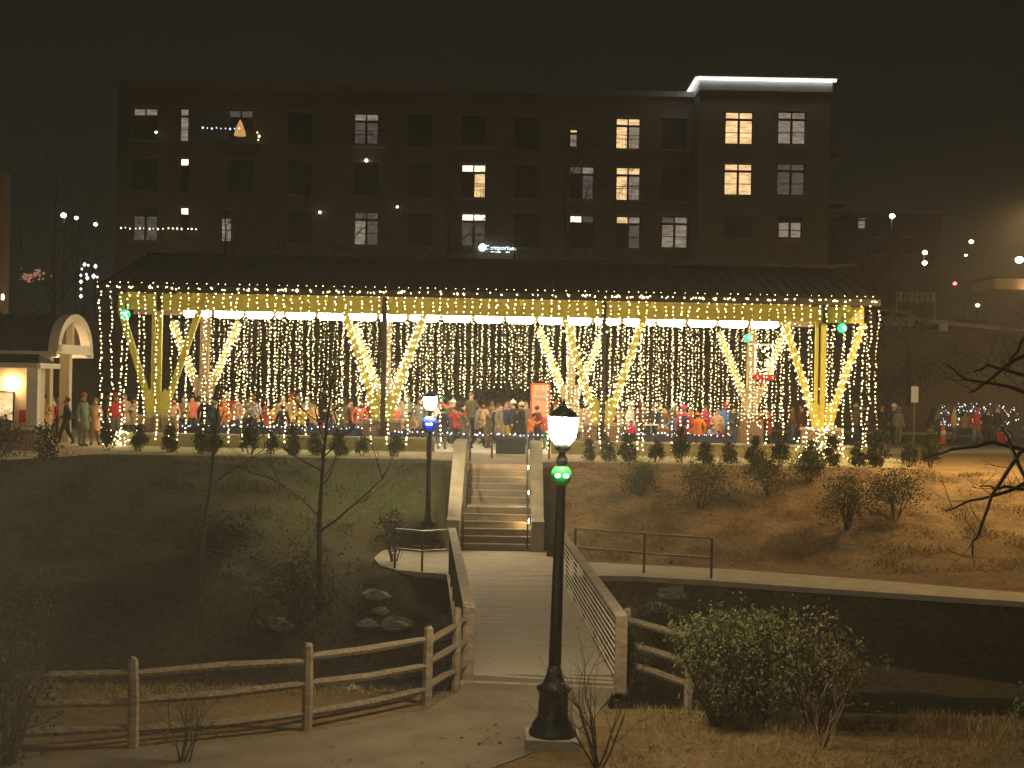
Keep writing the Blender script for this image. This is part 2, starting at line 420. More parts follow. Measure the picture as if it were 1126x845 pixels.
# ------------------------------------------------------------------ split rail fences
def fence(posts, label):
    t = thing('split_rail_fence', label, 'fence', posts[0])
    for k, p in enumerate(posts):
        b = MB(); hh = 1.08 + rng.uniform(-.03, .05)
        b.tube([(p.x, p.y, -.3), (p.x + .005, p.y, hh * .5), (p.x + rng.uniform(-.02, .02), p.y, hh - .03), (p.x, p.y, hh)], [.07, .07, .066, .045], 7)
        b.build('post', oldwood, t)
        if k + 1 < len(posts):
            q = posts[k + 1]
            for z in (.22, .55, .88):
                a_ = p + Vector((0, rng.uniform(-.02, .02), z + rng.uniform(-.03, .03))); c_ = q + Vector((0, rng.uniform(-.02, .02), z + rng.uniform(-.03, .03)))
                m_ = (a_ + c_) / 2 + Vector((0, rng.uniform(-.02, .02), rng.uniform(-.03, .015)))
                b = MB(); b.tube([a_, a_.lerp(c_, .08), m_, a_.lerp(c_, .92), c_], [.032, .050, .056, .048, .032], 6); b.build('rail', mat('split_rail_wood', (.075, .056, .04), (.26, .205, .145), .9, 4, .9, stretch=(.8, 9, 9), detail=8), t)
fence([G(-190, 838), G(-30, 830), G(146, 821), G(337, 802), G(469, 775), G(501, 753), G(512, 747)], 'weathered split rail fence along the left of the near path')
fence([G(688, 747), G(757, 770), G(840, 782)], 'weathered split rail fence running into the bushes on the right')

# ------------------------------------------------------------------ stairs
SX0, SX1 = -1.30, .58
st = thing('staircase', 'concrete staircase with cheek walls climbing to the pavilion', 'stairs', ((SX0 + SX1) / 2, 38.3, 0))
steps = []; y, z = 38.3, 0.0
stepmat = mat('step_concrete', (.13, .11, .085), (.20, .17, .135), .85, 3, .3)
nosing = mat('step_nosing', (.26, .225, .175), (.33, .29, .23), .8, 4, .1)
for k in range(12):
    z += .17; run = .30 if k != 5 else 1.35
    if k == 11: run = .18
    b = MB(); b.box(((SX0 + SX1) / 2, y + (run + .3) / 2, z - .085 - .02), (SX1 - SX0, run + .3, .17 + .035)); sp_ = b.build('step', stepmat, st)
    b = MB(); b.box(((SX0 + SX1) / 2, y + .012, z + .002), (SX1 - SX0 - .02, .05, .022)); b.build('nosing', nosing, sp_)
    y += run
def cheek(x0, x1):
    prof = [(38.15, -.2), (38.15, .80), (39.0, .82), (42.5, 2.68), (44.3, 2.7), (44.3, -.2)]
    b = MB(); i = 0; n = len(prof)
    b.v = [(x0, a, c) for a, c in prof] + [(x1, a, c) for a, c in prof]
    b.f = [tuple(reversed(range(n))), tuple(range(n, 2 * n))] + [(k, (k + 1) % n, n + (k + 1) % n, n + k) for k in range(n)]
    b.mi = [0] * len(b.f)
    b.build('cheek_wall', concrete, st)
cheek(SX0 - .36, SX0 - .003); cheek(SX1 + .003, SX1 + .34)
for x in (SX0 + .10, SX1 - .10):
    b = MB(); b.tube([(x, 38.0, .1), (x, 38.0, .92), (x, 38.3, .98), (x, 39.8, 1.95), (x, 41.1, 1.97), (x, 42.7, 2.98), (x, 43.1, 2.98), (x, 43.1, 2.1)], .022, 8)
    hr = b.build('handrail', blackmetal, st, True)
    for yy, zz in ((39.8, 1.02), (41.1, 1.02)):
        b = MB(); b.tube([(x, yy, zz - .1), (x, yy, zz + .94)], .018, 6); b.build('baluster', blackmetal, hr)
steplamp = glow('step_lamp', (1.0, .66, .28), 110.0)
for yy, zz in ((38.95, .75), (40.2, 1.42), (41.9, 2.02)):
    b = MB(); b.box((SX1 - .03, yy, zz), (.06, .24, .13)); hs = b.build('step_light', blackmetal, st)
    b = MB(); b.box((SX1 - .075, yy - .02, zz - .01), (.03, .19, .08)); b.build('lens', steplamp, hs)

# ------------------------------------------------------------------ metal handrails beside the far path
def handrail(pts, label, h=.92, posts=True):
    t = thing('handrail', label, 'railing', pts[0])
    for k, p in enumerate(pts):
        b = MB(); b.box(p + Vector((0, 0, h / 2)), (.05, .05, h)); b.build('post', darksteel, t)
    for z in (h, h * .5):
        b = MB()
        for p, q in zip(pts, pts[1:]): b.bar(p + Vector((0, 0, z)), q + Vector((0, 0, z)), .05, .045)
        b.build('rail', mat('rail_steel', (.16, .15, .13), (.24, .22, .2), .4, 8, .05, metal=.6), t)
handrail([G(496, 626), G(464, 628), G(434, 625)], 'two-rail metal handrail round the small terrace by the blue lamp')
handrail([G(632, 623), G(708, 630), G(782, 636)], 'long two-rail metal handrail on the right beside the curving path')

# ------------------------------------------------------------------ pavilion
FD, BD = 50.3, 60.0
pv = thing('pavilion', 'long open timber pavilion with dark metal roof hung with warm lights', 'pavilion', (-.8, 50.3, ZP))
XL, XR = P(109, 318, 49.0).x, P(967, 330, 49.0).x
EAVE, RIDGE, RD = 7.46, 9.05, 55.4
# roof: two slopes with thickness
b = MB()
def slope(y0, z0, y1, z1, th=.12):
    b.v += [(XL, y0, z0), (XR, y0, z0), (XR, y1, z1), (XL, y1, z1), (XL, y0, z0 - th), (XR, y0, z0 - th), (XR, y1, z1 - th), (XL, y1, z1 - th)]
    i = len(b.v) - 8
    for q in ((0, 1, 2, 3), (7, 6, 5, 4), (0, 4, 5, 1), (1, 5, 6, 2), (2, 6, 7, 3), (3, 7, 4, 0)): b.f.append(tuple(i + k for k in q)); b.mi.append(0)
slope(48.9, EAVE, RD, RIDGE); slope(62.0, EAVE, RD, RIDGE)
roof = b.build('roof', darkroof, pv)
sm_me = None
for k in range(61):
    x = XL + .02 + (XR - XL - .04) * k / 60
    if sm_me is None:
        b = MB(); b.bar((0, 48.9, EAVE + .02), (0, RD, RIDGE + .02), .035, .06); sm_me = b.mesh('seam', darkroof, (0, 50.3, ZP))
    link('seam', sm_me, roof, (x + .8, 0, 0))
b = MB(); b.bar((XL, RD, RIDGE + .03), (XR, RD, RIDGE + .03), .4, .10); b.build('ridge_cap', darkroof, roof)
# snow guards that catch light along the right part of the ridge
sg = None
for k in range(24):
    if sg is None:
        b = MB(); b.tube([(0, 0, 0), (.12, 0, .07), (.26, 0, .02)], .018, 5); sg = b.mesh('snow_guard', greymetal)
    link('snow_guard', sg, roof, (P(750 + k * 8, 297, RD).x + .8, RD - 50.3 - .3, RIDGE + .06 - ZP))
b = MB(); b.box(((XL + XR) / 2, 48.86, EAVE - .10), (XR - XL, .06, .22)); b.build('fascia', darksteel, pv)
b = MB(); b.box(((XL + XR) / 2, 62.04, EAVE - .10), (XR - XL, .06, .22)); b.build('fascia', darksteel, pv)
# ceiling boards below the roof
ceil = mat('ceiling_boards', (.40, .30, .12), (.48, .38, .17), .7, 3, .2, stretch=(8, 1, 1))
b = MB()
for y0, y1 in ((49.0, RD), (61.9, RD)):
    z0, z1 = EAVE - .15, RIDGE - .15
    b.face([(XL + .1, y0, z0), (XR - .1, y0, z0), (XR - .1, y1, z1), (XL + .1, y1, z1)])
b.build('ceiling', ceil, pv)
FX = [P(px, 400, FD).x for px in (175, 422, 663, 905)]
BX = [P(px, 400, BD).x for px in (225, 425, 628, 826)]
# beams (front beam in lengths between the posts)
xs_ = [XL + .25] + FX + [XR - .15]
for a, c in zip(xs_, xs_[1:]):
    b = MB(); b.box(((a + c) / 2, FD + .02, 7.00), (c - a - .13, .22, .55)); b.build('beam', yellowwood, pv)
b = MB(); b.box(((BX[0] + BX[3]) / 2 - .2, BD, 7.16), (BX[3] - BX[0] + 5.5, .24, .36)); b.build('beam', palewood, pv)
for x in FX:
    pass
for k in range(12):
    x = XL + 1.0 + (XR - XL - 2.0) * k / 11
    for y0, z0 in ((49.1, EAVE - .32), (61.8, EAVE - .32)):
        b = MB(); b.bar((x, y0, z0 + .04), (x, RD, RIDGE - .32), .12, .22); b.build('rafter', yellowwood, pv)
capstone = mat('cap_stone', (.34, .31, .25), (.42, .39, .32), .8, 4, .2)
for k, x in enumerate(FX):
    b = MB(); b.box((x, FD, (6.72 + ZP) / 2), (.17, .17, 6.72 - ZP)); b.build('post', darksteel if k in (1, 2) else yellowwood, pv)
    b = MB(); b.box((x, FD - .15, 7.0), (.15, .08, .62)); b.build('post_head', darksteel, pv)
    if k in (0, 3):
        b = MB(); b.box((x - .22, FD + .05, (6.72 + 3.1) / 2), (.11, .11, 6.72 - 3.1)); b.build('post', yellowwood, pv)
    for s in (-1, 1):
        b = MB(); b.bar((x + s * .18, FD - .02, 3.12), (x + s * 1.36, FD - .02, 6.74), .20, .16, up=(0, 1, 0)); b.build('brace', yellowwood, pv)
        b = MB(); b.prism([(0, 0), (.26 * s, 0), (.42 * s, .75), (.16 * s, .95), (.02 * s, .8)], -.03, .03)
        M = Matrix(((1, 0, 0), (0, 0, 1), (0, 1, 0)))
        b.v = [tuple(Vector((x + s * .09, FD - .12, 3.05)) + M @ Vector(v)) for v in b.v]; b.build('gusset_plate', yellowwood, pv)
        b = MB(); b.box((x + s * .42, FD, (ZP + 3.0) / 2), (.48, .6, 3.0 - ZP)); pr = b.build('pier', brick, pv)
        b = MB(); b.box((x + s * .42, FD, 3.05), (.56, .68, .10)); b.build('pier_cap', capstone, pr)
for k, x in enumerate(BX):
    b = MB(); b.box((x, BD, (6.97 + 4.3) / 2), (.34, .34, 6.97 - 4.3)); b.build('post', palewood, pv)
    for j in range(5):
        t0, t1 = -1 + j * .4, -.6 + j * .4
        b = MB(); b.v = [(x + t0 * .22, BD - .2, 3.42), (x + t1 * .22, BD - .2, 3.42), (x + t1 * .56, BD - .2, 4.42), (x + t0 * .56, BD - .2, 4.42)]
        b.v += [(a, BD + .2, c) for a, _, c in b.v]
        b.f = [(0, 1, 2, 3), (7, 6, 5, 4), (0, 4, 5, 1), (1, 5, 6, 2), (2, 6, 7, 3), (3, 7, 4, 0)]; b.mi = [0] * 6
        b.v = [(a + (.012 if a < x + (t0 + t1) * .2 else -.012), q + (.01 if j % 2 else 0), c) for a, q, c in b.v]
        b.build('fan_board', palewood, pv)
    for s in (-1, 1):
        b = MB(); b.bar((x + s * .34, BD - .03, 4.15), (x + s * 1.35, BD - .03, 6.74), .20, .16, up=(0, 1, 0)); b.build('brace', yellowwood, pv)
    b = MB(); b.box((x, BD, (ZP + 3.3) / 2), (.95, .95, 3.3 - ZP)); pr = b.build('pier', brick, pv)
    b = MB(); b.box((x, BD, 3.36), (1.08, 1.08, .12)); b.build('pier_cap', capstone, pr)

# ------------------------------------------------------------------ linear tube lights under the front beam
tubemat = glow('tube_light', (1.0, .88, .62), 26.0)
ends = [200, 219, 234, 269, 302, 313, 348, 382, 416, 424, 449, 485, 520, 555, 590, 620, 652, 664, 684, 709, 721, 755, 789, 824, 858]
tg = 'tube lights in a row under the front beam'
for k, (a, c) in enumerate(zip(ends, ends[1:])):
    ya, yc = 345.5 + (a - 200) * 11.5 / 657, 345.5 + (c - 200) * 11.5 / 657
    A, C = P(a, ya, 51.3), P(c, yc, 51.3); zc = (A.z + C.z) / 2; zc = 6.70
    A = Vector((A.x + .07, 51.3, zc)); C = Vector((C.x - .07, 51.3, zc))
    order = ['first', 'second', 'third', 'fourth', 'fifth', 'sixth', 'seventh', 'eighth', 'ninth', 'tenth'][k - (0 if c < 420 else 9 if c < 660 else 17)]
    where = 'between the first and second posts' if c < 420 else 'between the second and third posts' if c < 660 else 'between the third and last posts'
    t = thing('tube_light', order + ' white tube light from left under the beam ' + where, 'tube light', (A + C) / 2, 0, tg)
    b = MB(); b.tube([A, A + Vector((.03, 0, 0)), A + Vector((.10, 0, 0)), C - Vector((.10, 0, 0)), C - Vector((.03, 0, 0)), C], [.06, .12, .165, .165, .12, .06], 12); b.build('tube', tubemat, t, True)
    b = MB(); b.bar(A + Vector((-.02, 0, .195)), C + Vector((.02, 0, .195)), .24, .05); h_ = b.build('housing', whitepaint, t)
    b = MB(); b.box((A + C) / 2 + Vector((0, 0, .35)), (.02, .02, .45)); b.build('hanger', blackmetal, h_)

# ------------------------------------------------------------------ hanging strands of warm fairy lights
BR = .0235
STR = {}
def strand_mesh(length, seed):
    key = (round(length / .3), seed % 3)
    if key in STR: return STR[key]
    L = key[0] * .3; r_ = random.Random(key[0] * 10 + key[1])
    c, d = MB(), MB(); n = max(3, int(L / .135)); px_, pts = 0.0, [(0, 0, 0)]
    for k in range(n):
        z = -(k + .7) * L / n; px_ += r_.gauss(0, .020); px_ *= .95
        pts.append((px_, r_.uniform(-.01, .01), z))
        d.octa((px_ + r_.uniform(-.026, .026), r_.uniform(-.026, .026), z + r_.uniform(-.04, .04)), BR * r_.uniform(.75, 1.2), mi=r_.choice([0, 0, 0, 1, 1, 2]))
    c.tube(pts, .006, 3)
    STR[key] = (c.mesh('light_strand', cablemat), d.mesh('bulbs', [bulbwarm, bulbdim, bulbdead])); return STR[key]
BACK = {}
def shrunk(d):
    m = d.copy(); n = len(m.vertices); co = [v.co.copy() for v in m.vertices]
    for i in range(0, n, 6):
        c = sum(co[i:i + 6], Vector()) / 6
        for j in range(i, i + 6): m.vertices[j].co = c + (co[j] - c) * .80
    return m
def strand(px, D, ztop, zbot, label, group):
    a, d = strand_mesh(ztop - zbot, rng.randrange(3))
    o = link('light_strand', a, None, (XD(px, D, ztop), D + rng.uniform(-.12, .12), ztop), rng.uniform(0, 6.28)); tag(o, label, 'string lights', group); o.rotation_euler = (rng.gauss(0, .012), rng.gauss(0, .012), o.rotation_euler[2])
    k = link('bulbs', BACK.setdefault(d.name, shrunk(d)) if D > 54 else d, o); k['kind'] = 'stuff'
def arch(px):
    if 500 <= px <= 595: return 424 + 10 * abs((px - 548) / 47) ** 2
    if px < 500: return 434 + min(34, (500 - px) * .55)
    return 434 + min(34, (px - 595) * .8)
def zrow(px, py, D): return P(px, py, D).z
ORD = ['first', 'second', 'third', 'fourth', 'fifth', 'sixth', 'seventh', 'eighth', 'ninth', 'tenth', 'eleventh', 'twelfth', 'thirteenth', 'fourteenth', 'fifteenth', 'sixteenth', 'seventeenth', 'eighteenth', 'nineteenth', 'twentieth'] + ['next'] * 20
CNT = {}
def nth(key):
    CNT[key] = CNT.get(key, -1) + 1; return ORD[CNT[key]]
px = 113.0
while px < 968:
    pb = .85 if px < 200 else .5 if px < 380 else .36 if px < 490 else 0.0 if px < 602 else .5 if px < 850 else .62
    lg = rng.random() < pb
    bay = 'before the first post' if px < 178 else 'after the first post' if px < 422 else 'in the middle bay' if px < 663 else 'after the third post' if px < 905 else 'beyond the last post'
    if lg: strand(px, 48.95, 7.34, 7.34 - rng.choice([4.5, 4.8, 5.1, 5.1]), nth('L' + bay) + ' long warm light strand on the front eave ' + bay, 'long strands along the front eave')
    else: strand(px, 48.95, 7.34, 7.34 - rng.choice([.6, .6, .9, .9, 1.2]), nth('S' + bay) + ' short warm light strand on the front eave ' + bay, 'short strands along the front eave')
    px += rng.uniform(8.4, 10.8)
px = 204.0
while px < 864:
    bot = (arch(px) if px > 370 else rng.uniform(440, 472)) + rng.uniform(-9, 9)
    bay = 'left of the arch opening' if px < 500 else 'above the arch opening' if px < 596 else 'right of the arch opening'
    strand(px, 55.4, 7.15, zrow(px, bot, 55.4), 'warm light strand in the middle row ' + bay, 'strands in the middle row under the roof')
    px += rng.uniform(7.2, 10.2)
px = 372.0
while px < 866:
    bot = arch(px) + rng.uniform(-7, 7)
    bay = 'left of the arch opening' if px < 500 else 'above the arch opening' if px < 596 else 'right of the arch opening'
    strand(px, 59.0, 6.95, zrow(px, bot, 59.0), 'warm white light strand in the back curtain ' + bay, 'strands in the curtain at the back of the pavilion')
    px += rng.uniform(6.2, 7.6)
px = 236.0
while px < 370:
    strand(px, 59.0, 6.95, zrow(px, rng.uniform(430, 470), 59.0), nth('BL') + ' warm light strand from left at the back of the left bay', 'strands in the curtain at the back of the pavilion')
    px += rng.uniform(11, 14)
px = 868.0
while px < 962:
    strand(px, 57.0, 7.0, zrow(px, rng.uniform(425, 472), 57.0), nth('BR') + ' warm light strand from left at the back of the right end', 'strands in the curtain at the back of the pavilion')
    px += rng.uniform(11, 15)
# garland of bulbs along the eave
b, c = MB(), MB(); pts = []
x = XL
while x < XR:
    z = 7.40 + rng.uniform(-.03, .03)
    pts.append((x, 48.78, z)); n = rng.choice([1, 1, 2, 3])
    for _ in range(n): b.octa((x + rng.uniform(-.06, .06), 48.77, z + rng.uniform(-.03, .03)), BR * rng.uniform(.6, 1.0))
    x += rng.choice([.06, .1, .16, .3, .42]) * rng.uniform(.8, 1.2)
c.tube(pts, .008, 3); o = c.build('eave_garland', cablemat); tag(o, 'continuous garland of small bulbs along the front eave', 'string lights')
k = b.build('bulbs', bulbwarm, o); k['kind'] = 'stuff'
b, c = MB(), MB(); pts = []; x = XL
while x < XR:
    pts.append((x, 48.80, 7.53)); b.octa((x, 48.79, 7.56), BR * rng.uniform(.3, .55)); x += rng.uniform(.2, .5)
c.tube(pts, .008, 3); o = c.build('roof_edge_garland', cablemat); tag(o, 'faint dotted light line on the roof edge above the eave', 'string lights')
k = b.build('bulbs', bulbwarm, o); k['kind'] = 'stuff'
# lights wound round the braces
def wrap(p0, p1, r, turns, label, dens=13):
    p0, p1 = Vector(p0), Vector(p1); d = (p1 - p0); L = d.length; d.normalize(); u = Vector((0, 1, 0)); v = d.cross(u)
    b, c = MB(), MB(); pts = []
    n = int(turns * dens)
    for k in range(n):
        t = k / n; a = 2 * math.pi * turns * t
        p = p0 + d * L * t + (u * math.cos(a) + v * math.sin(a)) * r
        pts.append(p); b.octa(p + Vector((rng.uniform(-.03, .03), rng.uniform(-.02, .02), rng.uniform(-.03, .03))), BR * rng.uniform(.7, 1.1))
    c.tube(pts, .006, 3); o = c.build('brace_lights', cablemat); tag(o, label, 'string lights', 'warm lights wound round the braces')
    k = b.build('bulbs', bulbwarm, o); k['kind'] = 'stuff'
NM = ['first', 'second', 'third', 'last']
for k, x in enumerate(FX):
    for s in (-1, 1):
        if k == 0: continue
        wrap((x + s * .18, FD - .02, 3.12), (x + s * 1.36, FD - .02, 6.7), .15, 15, 'warm lights wound round the %s brace of the %s front post' % ('left' if s < 0 else 'right', NM[k]), 8)
for k, x in enumerate(BX):
    for s in (-1, 1):
        wrap((x + s * .34, BD - .03, 4.15), (x + s * 1.35, BD - .03, 6.7), .16, 16, 'warm lights wound round the %s brace of the %s back post' % ('left' if s < 0 else 'right', NM[k]), 9)
# heap of bulbs round the foot of the last and first post
for px_, lab in ((905, 'tangle of warm bulbs heaped round the foot of the last front post'), (126, 'tangle of warm bulbs on the ground at the left pavilion corner')):
    b, c = MB(), MB(); pts = []
    for k in range(110 if px_ > 500 else 45):
        a = rng.uniform(0, 6.28); rr = rng.uniform(.1, .95 if px_ > 500 else .5); z = ZP + .06 + (1.1 if px_ > 500 else .5) * rng.random() ** 1.6
        p = Vector((XD(px_, 49.1, 2.2) + rr * math.cos(a), 49.2 + rng.uniform(-.25, .2), z)); pts.append(p); b.octa(p, BR * rng.uniform(.7, 1.1))
    c.tube(pts, .005, 3); o = c.build('bulb_tangle', cablemat); tag(o, lab, 'string lights'); k = b.build('bulbs', bulbwarm, o); k['kind'] = 'stuff'

# green globes, lantern with bow
gg = glow('green_ball', (.0, .55, .16), 1.6); gg2 = glow('green_core', (.3, 1, .6), 6)
for px_, py_, D, lab in ((138, 346, 49.9, 'glowing green ball lamp under the beam at the left end'), (926, 361, 49.9, 'glowing green ball lamp under the beam at the right end'), (822, 372, 58.6, 'glowing green ball lamp on the last back post')):
    p = P(px_, py_, D); t = thing('green_lamp', lab, 'lamp', p, 0, 'green ball lamps of the pavilion')
    b = MB(); b.blob((0, 0, 0), .17, 1, .05); b.build('ball', gg, t, True, local=True)
    b = MB(); b.blob((.02, -.15, .02), .06, 1, .05); b.build('core', gg2, t, True, local=True)
    b = MB(); b.box((0, 0, .25), (.03, .03, .3)); b.build('hanger', blackmetal, t, local=True)
p = P(840, 398, 58.4); t = thing('lantern_ornament', 'square lantern outlined in lights with a red bow on the back right post', 'ornament', p)
b = MB()
for sx in (-.35, .35):
    for sz in (-.55, .6): b.bar((-.35, 0, sz), (.35, 0, sz), .05, .05)
    b.bar((sx, 0, -.55), (sx, 0, .6), .05, .05)
b.bar((-.45, 0, .68), (.45, 0, .68), .08, .08)
b.build('frame', whitepaint, t, local=True)
b = MB()
for k in range(60): b.octa((rng.choice([-.35, .35, rng.uniform(-.35, .35)]), -.05, rng.uniform(-.5, .65)), .03)
k = b.build('bulbs', bulbwarm, t, local=True); k['kind'] = 'stuff'
redc = mat('red_cloth', (.55, .03, .03), (.65, .05, .04), .6, 5, .2)
b = MB()
for s in (-1, 1):
    b.blob((s * .26, -.12, -.62), (.24, .07, .13), s, .25); b.bar((s * .05, -.12, -.68), (s * .16, -.12, -1.0), .1, .03, up=(0, 1, 0))
b.blob((0, -.14, -.62), .08, 0, .1); b.build('bow', redc, t, True, local=True)

# ------------------------------------------------------------------ low front wall, rink barrier, plaza barrier
wallm = mat('yellow_lit_wall', (.26, .24, .11), (.34, .31, .15), .8, 2, .2)  # yellow light falling on the concrete is put into the wall colour
for a, c, lab in ((122, 478, 'long low rendered wall in front of the left half of the pavilion'), (606, 966, 'long low rendered wall in front of the right half of the pavilion')):
    x0, x1 = XD(a, 49.6, 2.3), XD(c, 49.6, 2.3)
    t = thing('low_wall', lab, 'wall', ((x0 + x1) / 2, 49.6, ZP))
    b = MB(); b.box(((x0 + x1) / 2, 49.6, ZP + .2), (x1 - x0, .3, .42)); b.build('wall_body', wallm, t)
    n = 8
    for k in range(n):
        q0, q1 = x0 + (x1 - x0) * k / n, x0 + (x1 - x0) * (k + 1) / n
        b = MB(); b.box(((q0 + q1) / 2, 49.6, ZP + .44), (q1 - q0 - .01, .40, .06)); b.build('coping', capstone, t)
navy = mat('navy_board', (.03, .035, .07), (.05, .055, .1), .5, 3, .1)
bluebulb = glow('cool_bulb', (.62, .72, 1.0), 4.0)
for a, c, lab in ((196, 420, 'navy rink barrier topped with cool white lights, left of the stairs'), (668, 806, 'navy rink barrier topped with cool white lights, right of the stairs')):
    x0, x1 = XD(a, 51.4, 2.4), XD(c, 51.4, 2.4); t = thing('rink_barrier', lab, 'barrier', ((x0 + x1) / 2, 51.4, ZP))
    n = max(2, round((x1 - x0) / 1.8))
    for k in range(n):
        q0, q1 = x0 + (x1 - x0) * k / n, x0 + (x1 - x0) * (k + 1) / n
        b = MB(); b.box(((q0 + q1) / 2, 51.4, ZP + .32), (q1 - q0 - .03, .08, .62)); b.build('panel', navy, t)
    b = MB(); b.bar((x0, 51.4, ZP + .66), (x1, 51.4, ZP + .66), .12, .06); b.build('top_rail', navy, t)
    b, c2 = MB(), MB(); x = x0; pts = []
    while x < x1:
        q = (x, 51.32 + rng.uniform(-.02, .02), ZP + .70 + rng.uniform(-.05, .05)); pts.append(q); b.octa(q, .022 * rng.uniform(.5, 1.3)); x += rng.uniform(.06, .3)
    c2.tube(pts, .006, 3); o = c2.build('cool_garland', cablemat); tag(o, 'cool white garland lying on the ' + ('left' if a < 400 else 'right') + ' rink barrier', 'string lights'); k = b.build('bulbs', bluebulb, o); k['kind'] = 'stuff'
t = thing('plaza_barrier', 'dark steel barrier with cool lights at the top of the stairs', 'barrier', (P(545, 480, 46).x, 46, ZP))
x0, x1 = XD(428, 46, 2.7), XD(606, 46, 2.7)
b = MB(); b.bar((x0, 46, 2.76), (x1, 46, 2.76), .06, .06); b.build('top_rail', darksteel, t)
for px_ in (430, 470, 506, 541, 580, 604):
    x = XD(px_, 46, 2.4); b = MB(); b.box((x, 46, (ZP + 2.76) / 2), (.06, .06, 2.76 - ZP)); b.build('post', darksteel, t)
b, c2 = MB(), MB(); x = x0; pts = []
while x < x1:
    q = (x, 45.95 + rng.uniform(-.02, .02), 2.80 + rng.uniform(-.04, .04)); pts.append(q); b.octa(q, .020 * rng.uniform(.4, 1.4)); x += rng.uniform(.04, .22)
c2.tube(pts, .006, 3); o = c2.build('cool_garland', cablemat); tag(o, 'cool white garland on the barrier at the top of the stairs', 'string lights'); k = b.build('bulbs', bluebulb, o); k['kind'] = 'stuff'
bx0, bx1 = XD(545, 47.4, 2.3), XD(578, 47.4, 2.3)
t = thing('storage_box', 'dark teal storage box with pale frame behind the plaza barrier', 'box', ((bx0 + bx1) / 2, 47.6, ZP))
b = MB(); b.box(((bx0 + bx1) / 2, 47.6, ZP + .33), (bx1 - bx0, .5, .5)); b.build('case', mat('teal_box', (.03, .045, .045), (.05, .07, .07), .6, 3, .1), t)
b = MB(); b.box(((bx0 + bx1) / 2, 47.6, ZP + .04), (bx1 - bx0 + .2, .62, .08)); b.build('plinth', whitepaint, t)
b = MB(); b.box(((bx0 + bx1) / 2, 47.6, ZP + .61), (bx1 - bx0 + .06, .56, .06)); b.build('lid', MATS['teal_box'], t)
# white table among the skaters
p = P(716, 466, 55); t = thing('white_table', 'small white-topped table between the skaters on the right', 'table', (p.x, 55, ZP))
b = MB(); b.box((0, 0, .92), (.55, .5, .05)); b.build('tabletop', whitepaint, t, local=True)
b = MB(); b.tube([(0, 0, .03), (0, 0, .9)], .04, 8); b.build('stem', greymetal, t, local=True)
b = MB(); b.lathe([(.22, .0), (.22, .02), (.05, .05)], 14); b.build('foot', greymetal, t, local=True)

# text helper
def text_mesh(body, size, name, m, parent, loc, ext=.004, align='CENTER', shear=0.0):
    cu = bpy.data.curves.new(name, 'FONT'); cu.body = body; cu.size = size; cu.extrude = ext; cu.align_x = align; cu.shear = shear; cu.resolution_u = 2
    ob = bpy.data.objects.new(name, cu); COL.objects.link(ob)
    bpy.context.view_layer.update()
    me = bpy.data.meshes.new_from_object(ob.evaluated_get(bpy.context.evaluated_depsgraph_get()))
    bpy.data.objects.remove(ob); me.materials.clear(); me.materials.append(m)
    o = bpy.data.objects.new(name, me); COL.objects.link(o); o.parent = parent; o.location = loc; o.rotation_euler = (R(90), 0, 0)
    return o
# ice skating sign
p = P(594, 436, 53.5); t = thing('ice_skating_sign', 'upright peach banner sign with red frame reading Ice Skating', 'sign', (p.x, 53.5, ZP))
hz = P(594, 422, 53.5).z - ZP
b = MB(); b.box((0, 0, hz - .62), (.62, .05, 1.22)); b.build('panel', mat('peach_board', (.62, .30, .17), (.68, .36, .22), .6, 4, .05), t, local=True)
b = MB()
for sx in (-.33, .33): b.box((sx, 0, hz / 2), (.06, .08, hz))
b.box((0, 0, hz - .02), (.6, .08, .06)); b.box((0, 0, hz - 1.24), (.6, .08, .06))
b.build('frame', mat('red_frame', (.5, .06, .03), (.55, .08, .04), .5, 4, .05), t, local=True)
lt = mat('sign_letters', (.10, .16, .30), (.12, .19, .34), .6, 4)
text_mesh('Ice', .30, 'lettering', lt, t, (0, -.03, hz - .42), shear=.2)
text_mesh('Skating', .17, 'lettering', lt, t, (0, -.03, hz - .62), shear=.2)

# ------------------------------------------------------------------ people
dg = bpy.context.evaluated_depsgraph_get
BASE = dict(pel=(0, 0, .95), bel=(0, 0, 1.12), che=(0, 0, 1.31), nec=(0, 0, 1.47), he1=(0, -.015, 1.57), he2=(0, -.01, 1.66),
            shL=(.17, 0, 1.40), elL=(.25, .03, 1.14), wrL=(.27, -.05, .92), haL=(.27, -.09, .83),
            shR=(-.17, 0, 1.40), elR=(-.25, .03, 1.14), wrR=(-.27, -.05, .92), haR=(-.27, -.09, .83),
            hiL=(.09, 0, .88), knL=(.10, -.02, .50), anL=(.10, .03, .10), toL=(.115, -.13, .055),
            hiR=(-.09, 0, .88), knR=(-.10, -.02, .50), anR=(-.10, .03, .10), toR=(-.115, -.13, .055))
RAD = dict(pel=(.165, .125), bel=(.16, .125), che=(.185, .135), nec=(.07, .07), he1=(.083, .093), he2=(.085, .095), shL=(.085, .085), elL=(.065, .065), wrL=(.045, .045), haL=(.05, .032),
           hiL=(.115, .115), knL=(.078, .078), anL=(.055, .055), toL=(.05, .045))
for k_ in list(RAD):
    if k_.endswith('L'): RAD[k_[:-1] + 'R'] = RAD[k_]
EDG = [('pel', 'bel', 1), ('bel', 'che', 1), ('che', 'nec', 1), ('nec', 'he1', 0), ('he1', 'he2', 0)]
for S_ in 'LR': EDG += [('che', 'sh' + S_, 1), ('sh' + S_, 'el' + S_, 1), ('el' + S_, 'wr' + S_, 1), ('wr' + S_, 'ha' + S_, 4), ('pel', 'hi' + S_, 2), ('hi' + S_, 'kn' + S_, 2), ('kn' + S_, 'an' + S_, 2), ('an' + S_, 'to' + S_, 3)]
